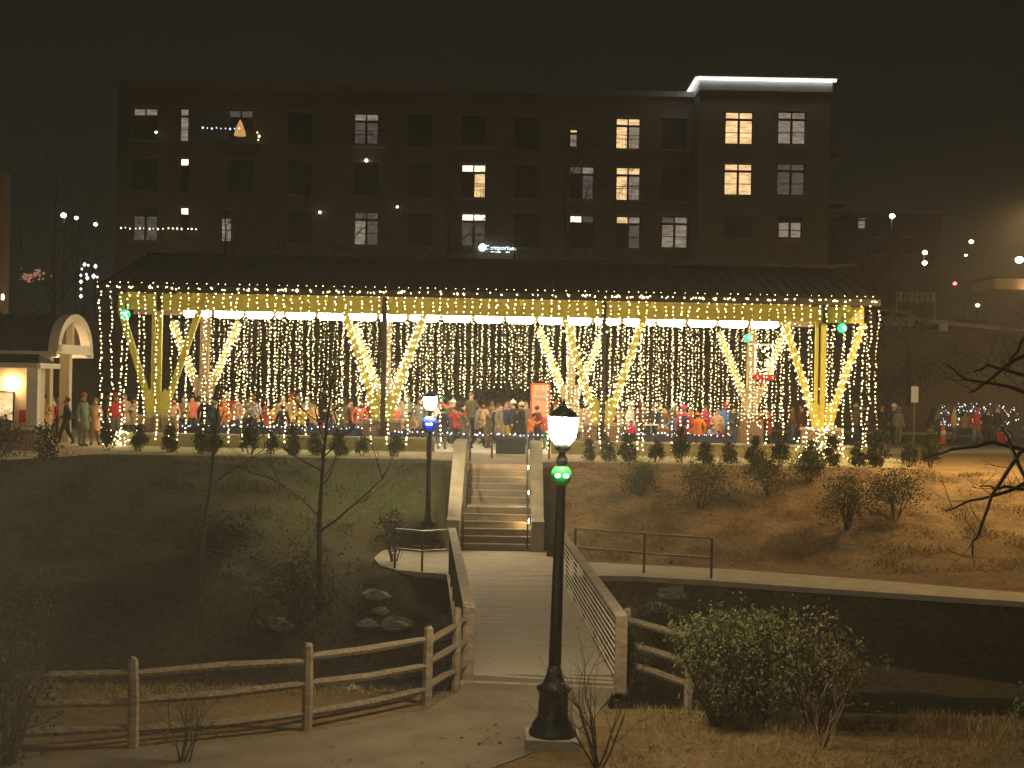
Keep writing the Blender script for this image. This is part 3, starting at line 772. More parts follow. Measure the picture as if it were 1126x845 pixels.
POSES = {
 'stand': {}, 
 'walk': dict(knL=(.10, -.16, .53), anL=(.10, -.22, .12), toL=(.11, -.37, .08), knR=(-.10, .06, .50), anR=(-.10, .26, .16), toR=(-.11, .16, .055), elL=(.25, .14, 1.15), wrL=(.26, .12, .92), haL=(.26, .10, .83), wrR=(-.26, -.20, 1.0), haR=(-.25, -.27, .94)),
 'skate': dict(che=(0, -.14, 1.27), bel=(0, -.05, 1.10), nec=(0, -.22, 1.41), he1=(0, -.26, 1.50), he2=(0, -.27, 1.59), shL=(.17, -.16, 1.35), shR=(-.17, -.16, 1.35), elL=(.36, -.10, 1.17), wrL=(.52, -.22, 1.10), haL=(.60, -.26, 1.08), elR=(-.36, -.05, 1.17), wrR=(-.52, -.12, 1.08), haR=(-.60, -.15, 1.05), knL=(.13, -.16, .52), anL=(.12, -.05, .12), toL=(.14, -.20, .06), knR=(-.20, .10, .52), anR=(-.32, .26, .18), toR=(-.36, .13, .09)),
 'hold': dict(elL=(.26, -.02, 1.14), wrL=(.12, -.24, 1.16), haL=(.05, -.28, 1.18), elR=(-.26, -.02, 1.14), wrR=(-.12, -.24, 1.12), haR=(-.05, -.28, 1.12)),
 'reach': dict(che=(.04, -.08, 1.29), nec=(.06, -.12, 1.44), he1=(.07, -.15, 1.53), he2=(.07, -.16, 1.62), elR=(-.30, -.22, 1.25), wrR=(-.42, -.42, 1.18), haR=(-.48, -.50, 1.16), elL=(.34, -.12, 1.20), wrL=(.50, -.22, 1.30), haL=(.57, -.25, 1.36)),
 'side': dict(pel=(.03, 0, .95), he1=(.03, -.02, 1.57), he2=(.04, -.02, 1.655), wrL=(.20, -.18, 1.02), haL=(.16, -.25, 1.03), elR=(-.28, .05, 1.14), wrR=(-.25, .02, .93), haR=(-.22, -.02, .86), knL=(.14, -.05, .50), anL=(.16, .02, .10), toL=(.20, -.12, .055)),
 'crouch': dict(pel=(0, .12, .62), bel=(0, .05, .80), che=(0, -.08, .98), nec=(0, -.15, 1.12), he1=(0, -.18, 1.21), he2=(0, -.18, 1.30), shL=(.17, -.08, 1.06), shR=(-.17, -.08, 1.06), elL=(.30, -.20, .86), wrL=(.16, -.38, .78), haL=(.07, -.42, .78), elR=(-.30, -.20, .86), wrR=(-.16, -.38, .78), haR=(-.07, -.42, .78), hiL=(.10, .10, .58), hiR=(-.10, .10, .58), knL=(.16, -.26, .52), knR=(-.16, -.26, .52), anL=(.15, -.05, .10), anR=(-.15, -.05, .10), toL=(.17, -.20, .055), toR=(-.17, -.20, .055)),
}
def pose_mesh(name, coat):
    J = dict(BASE); J.update(POSES[name])
    keys = list(J); idx = {k: i for i, k in enumerate(keys)}
    me = bpy.data.meshes.new('skeleton'); me.from_pydata([J[k] for k in keys], [(idx[a], idx[c]) for a, c, _ in EDG], [])
    ob = bpy.data.objects.new('skeleton', me); COL.objects.link(ob)
    md = ob.modifiers.new('skin', 'SKIN'); md.use_smooth_shade = True
    ob.modifiers.new('sub', 'SUBSURF').levels = 1
    if not me.skin_vertices:
        bm = bmesh.new(); bm.from_mesh(me); bm.verts.layers.skin.verify(); bm.to_mesh(me); bm.free()
    for k in keys:
        sv = me.skin_vertices[0].data[idx[k]]; sv.radius = RAD[k]; sv.use_root = (k == 'pel')
    bpy.context.view_layer.update()
    ev = ob.evaluated_get(dg()); rm = bpy.data.meshes.new_from_object(ev)
    bpy.data.objects.remove(ob)
    segs = [(Vector(J[a]), Vector(J[c]), t) for a, c, t in EDG]
    mi = []
    for f in rm.polygons:
        c = f.center; best, bt = 9, 0
        for a, d_, t in segs:
            e = d_ - a; u_ = max(0, min(1, (c - a).dot(e) / e.length_squared)); ds = (c - a - e * u_).length
            if t == 2: ds *= 1.0
            if ds < best: best, bt = ds, t
        if bt == 2 and c.z > coat: bt = 1
        mi.append(bt)
    rm.materials.clear()
    for _ in range(5): rm.materials.append(None)
    rm.polygons.foreach_set('material_index', mi); rm.polygons.foreach_set('use_smooth', [True] * len(mi)); rm.update()
    return rm, Vector(J['he2']), Vector(J['he1'])
PM = {}
def cloth(name, c):
    return mat('cloth_' + name, tuple(x * .8 for x in c), c, .85, 14, .25)
COLS = dict(red=(.55, .04, .03), coral=(.70, .16, .10), orange=(.72, .20, .03), tan=(.42, .28, .15), brown=(.16, .085, .05), beige=(.48, .38, .27), yellow=(.65, .42, .06), green=(.03, .25, .08),
            navy=(.03, .04, .10), black=(.014, .014, .016), charcoal=(.05, .05, .055), grey=(.20, .19, .18), white=(.7, .68, .65), pink=(.75, .10, .22), magenta=(.62, .04, .16), maroon=(.22, .03, .03),
            blue=(.08, .17, .42), denim=(.07, .10, .17), taupe=(.26, .20, .16), olive=(.13, .13, .07), lavender=(.36, .32, .46), peach=(.62, .36, .22), sage=(.20, .24, .18))
skins = [mat('skin_a', (.45, .27, .19), rough=.6), mat('skin_b', (.55, .35, .26), rough=.6), mat('skin_c', (.22, .12, .08), rough=.6)]
hairs = [mat('hair_a', (.02, .014, .01), rough=.7), mat('hair_b', (.07, .04, .02), rough=.7), mat('hair_c', (.25, .16, .08), rough=.7)]
shoe = mat('shoe', (.03, .025, .02), (.06, .05, .04), .7, 10)
LABELS = set()
def person(px, D, h, pose, jacket, trousers, label, hat=None, long=False, rz=None, px_y=None):
    key = (pose, long)
    if key not in PM: PM[key] = pose_mesh(pose, .62 if long else .84)
    me0, he2, he1 = PM[key]
    me = me0.copy(); me.name = 'body'
    sk = skins[(len(LABELS) * 7) % 3 if len(LABELS) % 4 == 0 else len(LABELS) % 2]
    for i, m in enumerate((sk, cloth(jacket, COLS[jacket]), cloth(trousers, COLS[trousers]), shoe, sk)): me.materials[i] = m
    z = ZP + (.012 if D > 49.4 else .004)
    s = h / 1.75
    if len(label.split()) > 16: label = label.split(',')[0]
    assert label not in LABELS, label
    LABELS.add(label)
    t = thing('person', label, 'person', (XD(px, D, z + h * .7), D, z), rng.uniform(-1.6, 1.6) if rz is None else R(rz), 'people at the ice rink and on the paving')
    t.scale = (s * rng.uniform(1.0, 1.12), s * rng.uniform(1.0, 1.12), s)
    b_ = bpy.data.objects.new('body', me); COL.objects.link(b_); b_.parent = t
    c = he2 + Vector((0, .012, .008))
    if hat:
        k = MB(); k.lathe([(.112, -.025), (.118, .0), (.112, .045), (.08, .095), (.03, .118)], 12, c); ht = k.build('hat', cloth(hat, COLS[hat]), t, True, local=True)
        k = MB(); k.blob(c + Vector((0, 0, .135)), .03, 1, .1, sub=1); k.build('pompom', cloth(hat, COLS[hat]), ht, True, local=True)
    hm = hairs[len(LABELS) % 3]
    k = MB(); k.blob(c + Vector((0, .02, -.01)), (.097, .102, .105), len(LABELS), .12); 
    k.v = [(x, y, zz) if not (y < c.y - .045 and zz < c.z + .045) else (x * .8, c.y - .02, zz) for x, y, zz in k.v]
    k.build('hair', hm, t, True, local=True)
    n_ = len(LABELS)
    if long and pose in ('stand', 'hold', 'side'):
        k = MB(); k.lathe([(.165, 1.08), (.19, .95), (.215, .78), (.235, .56), (.215, .56)], 12)
        k.v = [(x, y * .8, zz) for x, y, zz in k.v]; k.build('coat_skirt', cloth(jacket, COLS[jacket]), t, True, local=True)
    if n_ % 3 == 1:
        sc_ = ['red', 'beige', 'grey', 'navy', 'olive'][n_ % 5]; nb = (he1 + Vector((0, .02, -.09)))
        k = MB(); k.lathe([(.085, -.03), (.115, -.02), (.115, .03), (.085, .045)], 10, nb); k.build('scarf', cloth(sc_, COLS[sc_]), t, True, local=True)
    if n_ % 4 == 2 and pose in ('stand', 'hold', 'side', 'walk'):
        sc_ = ['black', 'navy', 'maroon', 'grey'][n_ % 4 if n_ % 8 < 4 else 1]
        k = MB(); k.blob((0, .20, 1.22), (.14, .09, .20), n_, .1); k.build('backpack', cloth(sc_, COLS[sc_]), t, True, local=True)
    k = MB(); k.tube([he1 + Vector((0, -.085, .035)), he1 + Vector((0, -.112, .0)), he1 + Vector((0, -.088, -.012))], [.010, .016, .012], 5); k.build('nose', sk, t, True, local=True)
    return t
PEOPLE = [
 (47, 47.0, 1.72, 'hold', 'yellow', 'black', 'person in yellow coat beside the kiosk on the left patio', 'black', True, 20),
 (56, 50.5, 1.60, 'stand', 'pink', 'charcoal', 'person in pink jacket behind the yellow coat near the kiosk', 'red', False, -60),
 (73, 49.0, 1.62, 'walk', 'black', 'black', 'person all in black walking on the left patio', None, True, -75),
 (91, 48.0, 1.78, 'stand', 'sage', 'grey', 'person in long grey-green coat and red cap on the left patio', 'red', True, 70),
 (104, 49.0, 1.62, 'side', 'peach', 'tan', 'person in peach coat at the left pavilion corner', None, True, 10),
 (66, 53.5, 1.70, 'stand', 'brown', 'black', 'person in brown jacket under the arched gable', None, False, 140),
 (128, 53.0, 1.72, 'stand', 'red', 'grey', 'person in red jacket behind the leftmost strands', 'red', False, 0),
 (137, 54.5, 1.70, 'hold', 'beige', 'brown', 'person in beige coat left of the first front post', None, True, 40),
 (119, 56.0, 1.75, 'stand', 'charcoal', 'denim', 'person in charcoal jacket at the left end of the rink', None, False, 90),
 (190, 53.0, 1.62, 'side', 'peach', 'taupe', 'person in peach jacket just right of the first front post', None, True, 20),
 (202, 54.0, 1.70, 'hold', 'tan', 'denim', 'taller person in tan jacket near the first post', None, False, -20),
 (211, 55.5, 1.68, 'stand', 'coral', 'charcoal', 'person in coral jacket behind the two black silhouettes', None, False, 30),
 (226, 51.9, 1.70, 'stand', 'black', 'black', 'taller black-clad person at the barrier right of the first post', None, True, 170),
 (236, 52.0, 1.55, 'stand', 'charcoal', 'black', 'shorter dark-clad person beside the taller black-clad one', None, True, 150),
 (246, 53.5, 1.55, 'hold', 'orange', 'grey', 'person in bright orange jacket in the left bay', 'orange', False, 0),
 (261, 55.0, 1.66, 'stand', 'peach', 'denim', 'person in peach jacket right of the bright orange jacket', None, False, -30),
 (270, 57.0, 1.72, 'skate', 'taupe', 'black', 'skater in taupe jacket deep in the left bay', None, False, 50),
 (283, 54.0, 1.66, 'reach', 'white', 'navy', 'person in white jacket reaching towards a child in red', None, False, -60),
 (294, 52.7, 1.42, 'skate', 'coral', 'red', 'child in coral jacket and red trousers skating in the left bay', 'red', False, -10),
 (311, 54.5, 1.74, 'stand', 'tan', 'brown', 'person in tan coat above the dark crouched figure', None, True, 10),
 (311, 51.95, 1.45, 'stand', 'black', 'charcoal', 'small dark-clad person with back turned at the left barrier', 'black', True, 180),
 (327, 57.5, 1.82, 'stand', 'brown', 'black', 'person in brown jacket far back in the left bay', None, False, 0),
 (331, 53.3, 1.50, 'skate', 'yellow', 'navy', 'skater in yellow jacket in the left bay', None, False, 40),
 (345, 53.8, 1.56, 'hold', 'peach', 'denim', 'person in peach jacket beside the skater in yellow', None, False, -40),
 (356, 52.4, 1.10, 'crouch', 'red', 'black', 'small child in red crouching by the left barrier', None, False, 0),
 (370, 54.5, 1.50, 'skate', 'beige', 'brown', 'skater in beige jacket left of the second post', None, False, -70),
 (385, 53.4, 1.68, 'stand', 'brown', 'taupe', 'person in brown coat just left of the second post', None, True, 60),
 (396, 53.0, 1.66, 'side', 'coral', 'lavender', 'person in coral jacket and lavender trousers at the second post', None, False, 10),
 (404, 56.0, 1.70, 'stand', 'maroon', 'black', 'person in maroon jacket behind the second post', None, False, 80),
 (435, 52.3, 1.55, 'stand', 'coral', 'pink', 'person in coral jacket and pink trousers right of the second post', None, False, 50),
 (442, 55.0, 1.72, 'hold', 'beige', 'black', 'person in beige jacket behind the pink trousers', None, False, -20),
 (448, 57.0, 1.84, 'stand', 'sage', 'charcoal', 'tall person in grey-green jacket left of the blue lamp', None, False, 30),
 (451, 51.6, 1.62, 'crouch', 'tan', 'charcoal', 'person in tan jacket crouching left of the blue lamp', None, False, 0),
 (462, 56.0, 1.76, 'stand', 'grey', 'black', 'person in grey jacket directly behind the blue lamp', None, True, -10),
 (480, 55.5, 1.66, 'hold', 'white', 'denim', 'person in white jacket right of the blue lamp', None, False, 40),
 (487, 50.8, 1.50, 'side', 'navy', 'grey', 'person in hooded navy coat near the stair head', 'navy', True, 170),
 (485, 57.0, 1.80, 'stand', 'coral', 'black', 'person in coral jacket and green hat behind the navy coat', 'green', False, 0),
 (495, 56.2, 1.66, 'stand', 'green', 'charcoal', 'person in green jacket above the red jackets', None, False, 60),
 (503, 52.4, 1.52, 'reach', 'red', 'black', 'person in red jacket reaching out above the stairs', None, False, -60),
 (514, 49.2, 1.56, 'skate', 'grey', 'charcoal', 'person in grey jacket striding at the head of the stairs', None, True, -65),
 (518, 58.0, 1.98, 'stand', 'olive', 'black', 'tall person in olive jacket standing above the others at centre', None, False, 20),
 (509, 54.0, 1.60, 'stand', 'red', 'denim', 'person in red jacket half hidden behind the striding one', None, False, 110),
 (526, 51.6, 1.56, 'walk', 'taupe', 'black', 'person in taupe jacket just right of the striding one', None, False, 80),
 (538, 52.6, 1.52, 'reach', 'olive', 'brown', 'person in olive jacket leaning over left of the long taupe coat', None, False, 70),
 (541, 56.5, 1.74, 'stand', 'brown', 'black', 'person in brown jacket behind the leaning one', None, False, 0),
 (549, 52.0, 1.66, 'stand', 'taupe', 'beige', 'person in long taupe coat and beige trousers at centre', None, True, 70),
 (557, 52.6, 1.70, 'stand', 'navy', 'yellow', 'person in navy jacket and yellow trousers', None, False, -30),
 (564, 52.8, 1.74, 'stand', 'charcoal', 'charcoal', 'person in charcoal coat and white hat right of the yellow trousers', 'white', True, -80),
 (573, 52.4, 1.68, 'side', 'black', 'black', 'person in black coat and beige hat left of the sign', 'beige', True, -70),
 (578, 54.5, 1.70, 'stand', 'grey', 'denim', 'person in grey jacket left of the sign', None, False, 40),
 (583, 52.2, 1.34, 'reach', 'orange', 'navy', 'child in orange jacket in front of the sign', None, False, 60),
 (591, 52.9, 1.58, 'stand', 'maroon', 'black', 'person in dark maroon jacket before the sign', None, False, 120),
 (601, 52.4, 1.36, 'hold', 'red', 'green', 'child in red jacket and green trousers right of the sign', None, False, -40),
 (645, 54.0, 1.62, 'stand', 'tan', 'brown', 'person in tan jacket left of the third post', None, False, 30),
 (672, 53.5, 1.50, 'side', 'maroon', 'black', 'person in maroon jacket just right of the third post', None, False, 0),
 (693, 55.0, 1.74, 'stand', 'white', 'grey', 'person in white jacket behind the magenta child', 'white', False, 60),
 (694, 52.1, 1.12, 'stand', 'magenta', 'magenta', 'small child all in magenta at the right barrier', None, False, 0),
 (707, 55.6, 1.66, 'stand', 'brown', 'black', 'person in brown jacket left of the white table', None, False, 90),
 (719, 56.8, 1.68, 'hold', 'charcoal', 'black', 'person in charcoal jacket behind the white table', None, False, -20),
 (731, 54.2, 1.64, 'stand', 'brown', 'charcoal', 'person in brown coat right of the white table', None, True, -60),
 (743, 53.0, 1.50, 'skate', 'blue', 'navy', 'skater in blue jacket beside the pink hooded coat', 'orange', False, 20),
 (752, 51.95, 1.68, 'stand', 'magenta', 'navy', 'person in pink-red hooded coat with back turned', 'magenta', True, 180),
 (768, 52.2, 1.44, 'side', 'orange', 'charcoal', 'person in orange jacket right of the pink-red coat', 'orange', True, 160),
 (781, 52.6, 1.30, 'crouch', 'lavender', 'denim', 'person in lavender jacket bending by the right barrier', None, False, 40),
 (789, 53.4, 1.58, 'hold', 'peach', 'maroon', 'person in peach jacket left of the brick pier', None, False, -30),
 (806, 56.0, 1.66, 'stand', 'charcoal', 'denim', 'person in charcoal jacket beside the right brick pier', None, False, 30),
 (871, 61.0, 1.70, 'stand', 'brown', 'denim', 'person in brown jacket and jeans near the last post', None, False, 100),
 (881, 62.0, 1.66, 'stand', 'maroon', 'charcoal', 'person in maroon jacket just left of the last post', None, True, 60),
 (941, 66.0, 1.72, 'walk', 'grey', 'denim', 'grey-jacketed person in jeans walking right of the last post', 'white', False, -70),
 (949, 66.8, 1.68, 'stand', 'maroon', 'black', 'person in maroon jacket behind the rightmost strands', None, False, 30),
 (970, 64.5, 1.70, 'stand', 'black', 'black', 'person in black coat right of the pavilion corner', None, True, 170),
 (983, 66.0, 1.76, 'stand', 'charcoal', 'black', 'person in charcoal jacket and white hat by the street sign', 'white', False, 20),
 (988, 64.3, 1.66, 'stand', 'grey', 'olive', 'person in grey hooded jacket beside the street sign', 'grey', False, 130),
 (1049, 66.0, 1.70, 'stand', 'yellow', 'denim', 'person in yellow jacket by the decorated car', None, False, 60),
 (1061, 66.3, 1.50, 'stand', 'tan', 'charcoal', 'person in tan jacket in front of the decorated car', None, False, 0),
 (1074, 65.8, 1.66, 'side', 'red', 'grey', 'person in red jacket in front of the decorated car', 'red', False, -20),
 (1086, 65.6, 1.62, 'stand', 'black', 'black', 'person in black jacket right of the red jacket', None, True, 170),
 (1097, 66.4, 1.76, 'stand', 'charcoal', 'denim', 'person in charcoal jacket at the right end of the decorated car', 'grey', False, -60),
]
NP0 = len(PEOPLE)
_c = ['peach', 'red', 'tan', 'olive', 'blue', 'coral', 'beige', 'grey', 'orange', 'maroon', 'white', 'yellow', 'navy', 'pink']
for k, px_ in enumerate([148, 165, 218, 254, 277, 303, 320, 338, 362, 377, 412, 427, 470, 498, 532, 556, 611, 622, 634, 655, 682, 701, 725, 738, 760, 776, 797, 846]):
    near = min((p for p in PEOPLE[:NP0] if p[0] != px_), key=lambda p: abs(p[0] - px_))
    PEOPLE.append((px_, 55.6 + (k * 37 % 30) / 10, 1.60 + (k * 13 % 20) / 100, ['stand', 'hold', 'side', 'reach', 'walk', 'skate'][k % 6], _c[(k * 5) % 14], ['denim', 'charcoal', 'brown', 'black'][k % 4],
                   '%s-jacketed person further back beside the %s' % (_c[(k * 5) % 14], near[6].split(' in ', 1)[1].split(' jacket')[0].split(' coat')[0].split(' and ')[0] + '-clad figure, ' + ('left of the stairs' if px_ < 490 else 'centre' if px_ < 610 else 'right of the sign')), [None, 'red', None, 'white', None][k % 5], k % 3 == 0, (k * 67) % 180 - 90))
for r_ in PEOPLE: person(*r_[:7], hat=r_[7], long=r_[8], rz=r_[9])

# ------------------------------------------------------------------ vegetation
def leafmat(name, c1, c2): return mat(name, c1, c2, .9, 3, 0, spec=.08)
L_DARK = leafmat('leaf_dark', (.030, .042, .018), (.065, .08, .035))
L_MID = leafmat('leaf_mid', (.07, .085, .035), (.14, .15, .065))
L_SAGE = leafmat('leaf_sage', (.06, .07, .03), (.13, .135, .06))
L_STRAW = leafmat('leaf_straw', (.22, .16, .07), (.36, .27, .13))
def leaf(b, p, size, r_):
    d = Vector((r_.gauss(0, 1), r_.gauss(0, 1), r_.gauss(.4, 1))).normalized(); s_ = d.orthogonal().normalized(); s_.rotate(Matrix.Rotation(r_.uniform(0, 6.28), 3, d))
    a = p; c = p + d * size
    b.face([a, (a + c) / 2 + s_ * size * .28, c, (a + c) / 2 - s_ * size * .28])
def branch(b, p, d, L, r, depth, r_, tips, n=3, wob=.25, sides=5, up=.15, spread=.6):
    pts, rad = [p], [r]
    for k in range(4):
        d = (d + Vector((r_.gauss(0, wob), r_.gauss(0, wob), r_.gauss(up, wob * .6))) * .45).normalized()
        p = p + d * L / 4; pts.append(p); rad.append(r * (1 - .16 * (k + 1)))
    b.tube(pts, rad, sides if depth > 1 else 3, cap=False)
    if depth <= 0: tips.append(p); return
    for k in range(n):
        q = pts[r_.choice([2, 3, 4, 4])]
        e = (d + Vector((r_.gauss(0, spread), r_.gauss(0, spread), r_.gauss(.1, spread * .7)))).normalized()
        branch(b, q, e, L * r_.uniform(.55, .8), r * .5, depth - 1, r_, tips, n, wob, sides, up, spread)
def shrub(name, base, w, h, label, leaves=700, m=L_DARK, seed=1, size=.07, group=None, cone=0.0, stems=5, cat='shrub', tight=1.0):
    r_ = random.Random(seed); t = thing(name, label, cat, base, r_.uniform(0, 6), group)
    b, tips = MB(), []
    for k in range(stems):
        a = r_.uniform(0, 6.28); d = Vector((math.cos(a) * .35, math.sin(a) * .35, 1)).normalized()
        branch(b, Vector((math.cos(a) * .04, math.sin(a) * .04, -.05)), d, h * .55, .018 * max(1, h), 1, r_, tips, 3)
    b.build('stem', bark, t, local=True)
    b = MB(); clumps = []
    for k in range(26):
        zz = r_.uniform(.12, .95); rr = (w / 2) * (1 - cone * zz) * math.sqrt(max(.05, 1 - (2 * zz - .9) ** 2 * .6)) * r_.uniform(.35, 1.0); a = r_.uniform(0, 6.28)
        clumps.append((Vector((rr * math.cos(a), rr * math.sin(a), zz * h)), w * r_.uniform(.10, .2) * tight))
    for tp in tips[:20]: clumps.append((tp, w * .12 * tight)) if tight > .65 else None
    for k in range(leaves):
        c, cr = r_.choice(clumps)
        leaf(b, c + Vector((r_.gauss(0, cr), r_.gauss(0, cr), r_.gauss(0, cr * 1.1))) , size * r_.uniform(.6, 1.4), r_)
    b.v = [(x, y, max(z, .01)) for x, y, z in b.v]
    b.build('foliage', m, t, local=True)
    return t
def gz(x, y): return H(x, y) - .01
def hit(px_, py_, a=17.0, c=60.0):
    D = a
    while D < c:
        p = P(px_, py_, D)
        if p.z <= H(p.x, p.y): break
        D += .05
    return p
# clipped evergreen shrubs along the front of the pavilion
protos = []
row = [(118, 46.3, .75, .95), (155, 46.2, .8, .85), (187, 46, .7, .9), (222, 45.6, .75, 1.1), (236, 45.9, .7, .9), (275, 45.7, .85, 1.15), (300, 46, .6, .75), (322, 45.6, .7, 1.0), (347, 46, .7, .8), (372, 45.8, .8, .85), (398, 46, .6, .7),
       (437, 46, .75, .75), (648, 45.9, .6, .7), (668, 45.7, .7, .8), (690, 45.8, .8, .9), (722, 45.7, .75, .75), (750, 45.4, .8, 1.15), (776, 45.6, .75, .7), (802, 45.6, .7, .8), (830, 45.4, .75, .9), (858, 45.2, .8, 1.0), (893, 45.2, .85, .8), (915, 45.2, .7, 1.0), (943, 45.2, .75, .85), (965, 45.0, .85, 1.2), (1000, 45.5, .75, .9), (1024, 45.6, .85, 1.2)]
for k, (px_, D, w_, h_) in enumerate(row):
    base = Vector((XD(px_, D, ZP + .3), D, ZP - .03)); lab = '%s evergreen shrub from the left in the row %s' % (ORD[k if k < 12 else k - 12], 'left of the stairs' if k < 12 else 'right of the stairs')
    if len(protos) < 5:
        t = shrub('evergreen_shrub', base, w_ * .8, h_ * .95, lab, 1500, L_DARK, 40 + k, .07, tight=.6, group='evergreen shrubs in a row before the pavilion', cone=.55); protos.append((t, w_, h_))
    else:
        q, w0, h0 = protos[k % 5]; t = copy_tree(q); t.location = base; t['label'] = lab; t.scale = (w_ / w0, w_ / w0, h_ / h0); t.rotation_euler = (0, 0, k * 1.3)
# patio shrubs (dark, in front of the lit patio)
shrub('patio_shrub', Vector((XD(49, 40.3, 2.3), 40.3, ZP)), .75, 1.0, 'dark upright shrub in front of the kiosk on the lit patio', 1000, L_DARK, 5, .08, cone=.4)
shrub('patio_shrub', Vector((XD(-2, 40.6, 2.3), 40.6, ZP)), 1.1, 1.15, 'dark shrub cut by the left edge before the kiosk', 1200, L_DARK, 6, .08)
# loose shrubs on the mulch slope
for k, (px_, py_, w_, h_, lab) in enumerate([(705, 545, 1.2, .9, 'low scrubby shrub on the mulch slope nearest the stairs'), (770, 560, 1.8, 1.3, 'wide thin shrub on the mulch slope below the middle of the row'), (845, 545, 1.5, 1.3, 'rounded shrub on the mulch slope below the bulb tangle'),
        (930, 583, 1.5, 1.5, 'lone bushy shrub lowest on the mulch slope'), (985, 570, 1.7, 1.3, 'spreading shrub right of the lone bushy shrub on the slope'), (890, 530, 1.0, .8, 'small shrub high on the mulch slope')]):
    p = hit(px_, py_, 34)
    shrub('slope_shrub', Vector((p.x, p.y, gz(p.x, p.y))), w_, h_, lab, 2600, leafmat('leaf_slope', (.055, .07, .028), (.12, .135, .055)), 70 + k, .06, 'shrubs on the mulch slope', stems=9, tight=.7)
# big evergreen bushes by the near right fence
for k, (px_, py_, w_, h_, n_, m_, lab) in enumerate([(788, 797, 1.0, 1.45, 2600, L_SAGE, 'tall leafy bush left of the pair by the right fence'), (838, 792, 1.25, 1.4, 2900, L_SAGE, 'broad leafy bush in the middle by the right fence'),
        (893, 800, 1.1, 1.5, 1500, leafmat('leaf_dull', (.09, .085, .04), (.17, .15, .075)), 'sparser yellowish bush with bare stems by the right fence')]):
    p = G(px_, py_); shrub('leafy_bush', p, w_, h_, lab, int(n_ * 2.2), m_, 90 + k, .046, 'leafy bushes by the right fence', stems=12, tight=.72)
# dark shrub masses in the gully
for k, (x, y, w_, h_, lab) in enumerate([(-4.6, 31.5, 2.6, 1.5, 'dark sprawling shrub in the gully left of the bridge'), (-6.6, 33.0, 1.8, 1.0, 'low dark shrub left of the sprawling shrub in the gully'), (3.2, 30.5, 2.0, 1.0, 'tangled shrub in the gully right of the bridge'), (9.5, 21.8, 2.4, 1.0, 'dark scrub at the right edge of the gully')]):
    shrub('gully_shrub', Vector((x, y, gz(x, y))), w_, h_, lab, 3000, L_DARK, 110 + k, .07, 'shrubs in the gully', stems=10, tight=.7)
p = G(440, 618); shrub('terrace_shrub', Vector((p.x - .15, p.y, -.02)), .5, 1.3, 'thin dark shrub at the end of the small terrace', 500, L_DARK, 131, .07, cone=.5)
def bare_tree(name, base, h, r, label, seed, depth=3, lean=(0, 0, 1), first=.3, nb=9, cat='tree', group=None, spread=.6, m=bark, bl=.38, twigs=3):
    r_ = random.Random(seed); t = thing(name, label, cat, base, 0, group)
    b = MB(); pts = []; rad = []; d = Vector(lean).normalized(); p = Vector((0, 0, -.1))
    n = 8
    for k in range(n + 1):
        pts.append(p.copy()); rad.append(r * (1 - .85 * k / n)); d = (d + Vector((r_.gauss(0, .04), r_.gauss(0, .04), .03))).normalized(); p = p + d * (h + .1) / n
    b.tube(pts, rad, 8); b.build('trunk', m, t, True, local=True)
    b = MB(); tips = []
    for k in range(nb):
        f = first + (1 - first) * k / nb; i = min(n - 1, int(f * n)); q = pts[i].lerp(pts[i + 1], f * n - i)
        a = k * 2.4 + r_.uniform(-.5, .5); e = Vector((math.cos(a), math.sin(a), r_.uniform(.25, .8))).normalized()
        branch(b, q, e, h * bl * (1.1 - .6 * f), r * .38 * (1.15 - f * .7), depth, r_, tips, twigs, .22, 4, .08, spread)
    b.build('crown', m, t, local=True)
    return t
bare_tree('bare_tree', Vector((P(352, 600, 33).x, 33, gz(-4.3, 33))), 5.6, .085, 'bare young tree with spreading branches left of the blue lamp', 3, 3, first=.34, nb=11)
bare_tree('bare_tree', Vector((P(219, 600, 31).x, 31, gz(-6.7, 31))), 4.6, .06, 'thin bare sapling on the dark lawn', 8, 2, first=.5, nb=6)
# bare twiggy shrubs in the foreground
def twigs(base, h, n, label, seed, m=bark, r=.014, group='bare twiggy shrubs in the foreground', depth=2, spread=.45):
    r_ = random.Random(seed); b, tips = MB(), []
    for k in range(n):
        a = r_.uniform(0, 6.28); branch(b, Vector((r_.gauss(0, .03), r_.gauss(0, .03), -.05)), Vector((math.cos(a) * .4, math.sin(a) * .4, 1)).normalized(), h * r_.uniform(.4, .6), r, depth, r_, tips, 3, .22, 4, .15, spread)
    t = thing('twiggy_shrub', label, 'shrub', base, 0, group); b.build('stem', m, t, local=True)
    b = MB()
    for p in tips:
        for _ in range(1): leaf(b, p, .03, r_)
    b.build('buds', L_STRAW, t, local=True)
twigs(G(200, 838), .95, 8, 'bare twiggy shrub before the left fence', 21)
twigs(G(657, 842), 1.5, 8, 'bare twiggy shrub right of the nearest lamp post', 22)
twigs(G(905, 822), .95, 7, 'bare brown stems before the yellowish bush', 23, mat('pale_bark', (.16, .12, .08), (.24, .18, .12), .9, 9, .3))
twigs(G(10, 842), 1.9, 12, 'dark twiggy shrub at the left edge of the path', 24)
shrub('corner_shrub', G(5, 838), 1.0, 1.5, 'dark leafy shrub in the lower left corner', 900, L_DARK, 25, .06, stems=9)
shrub('corner_shrub', Vector((6.55, 17.6, -.03)), .5, .9, 'leafy shrub cut by the lower right edge', 900, L_SAGE, 27, .07)
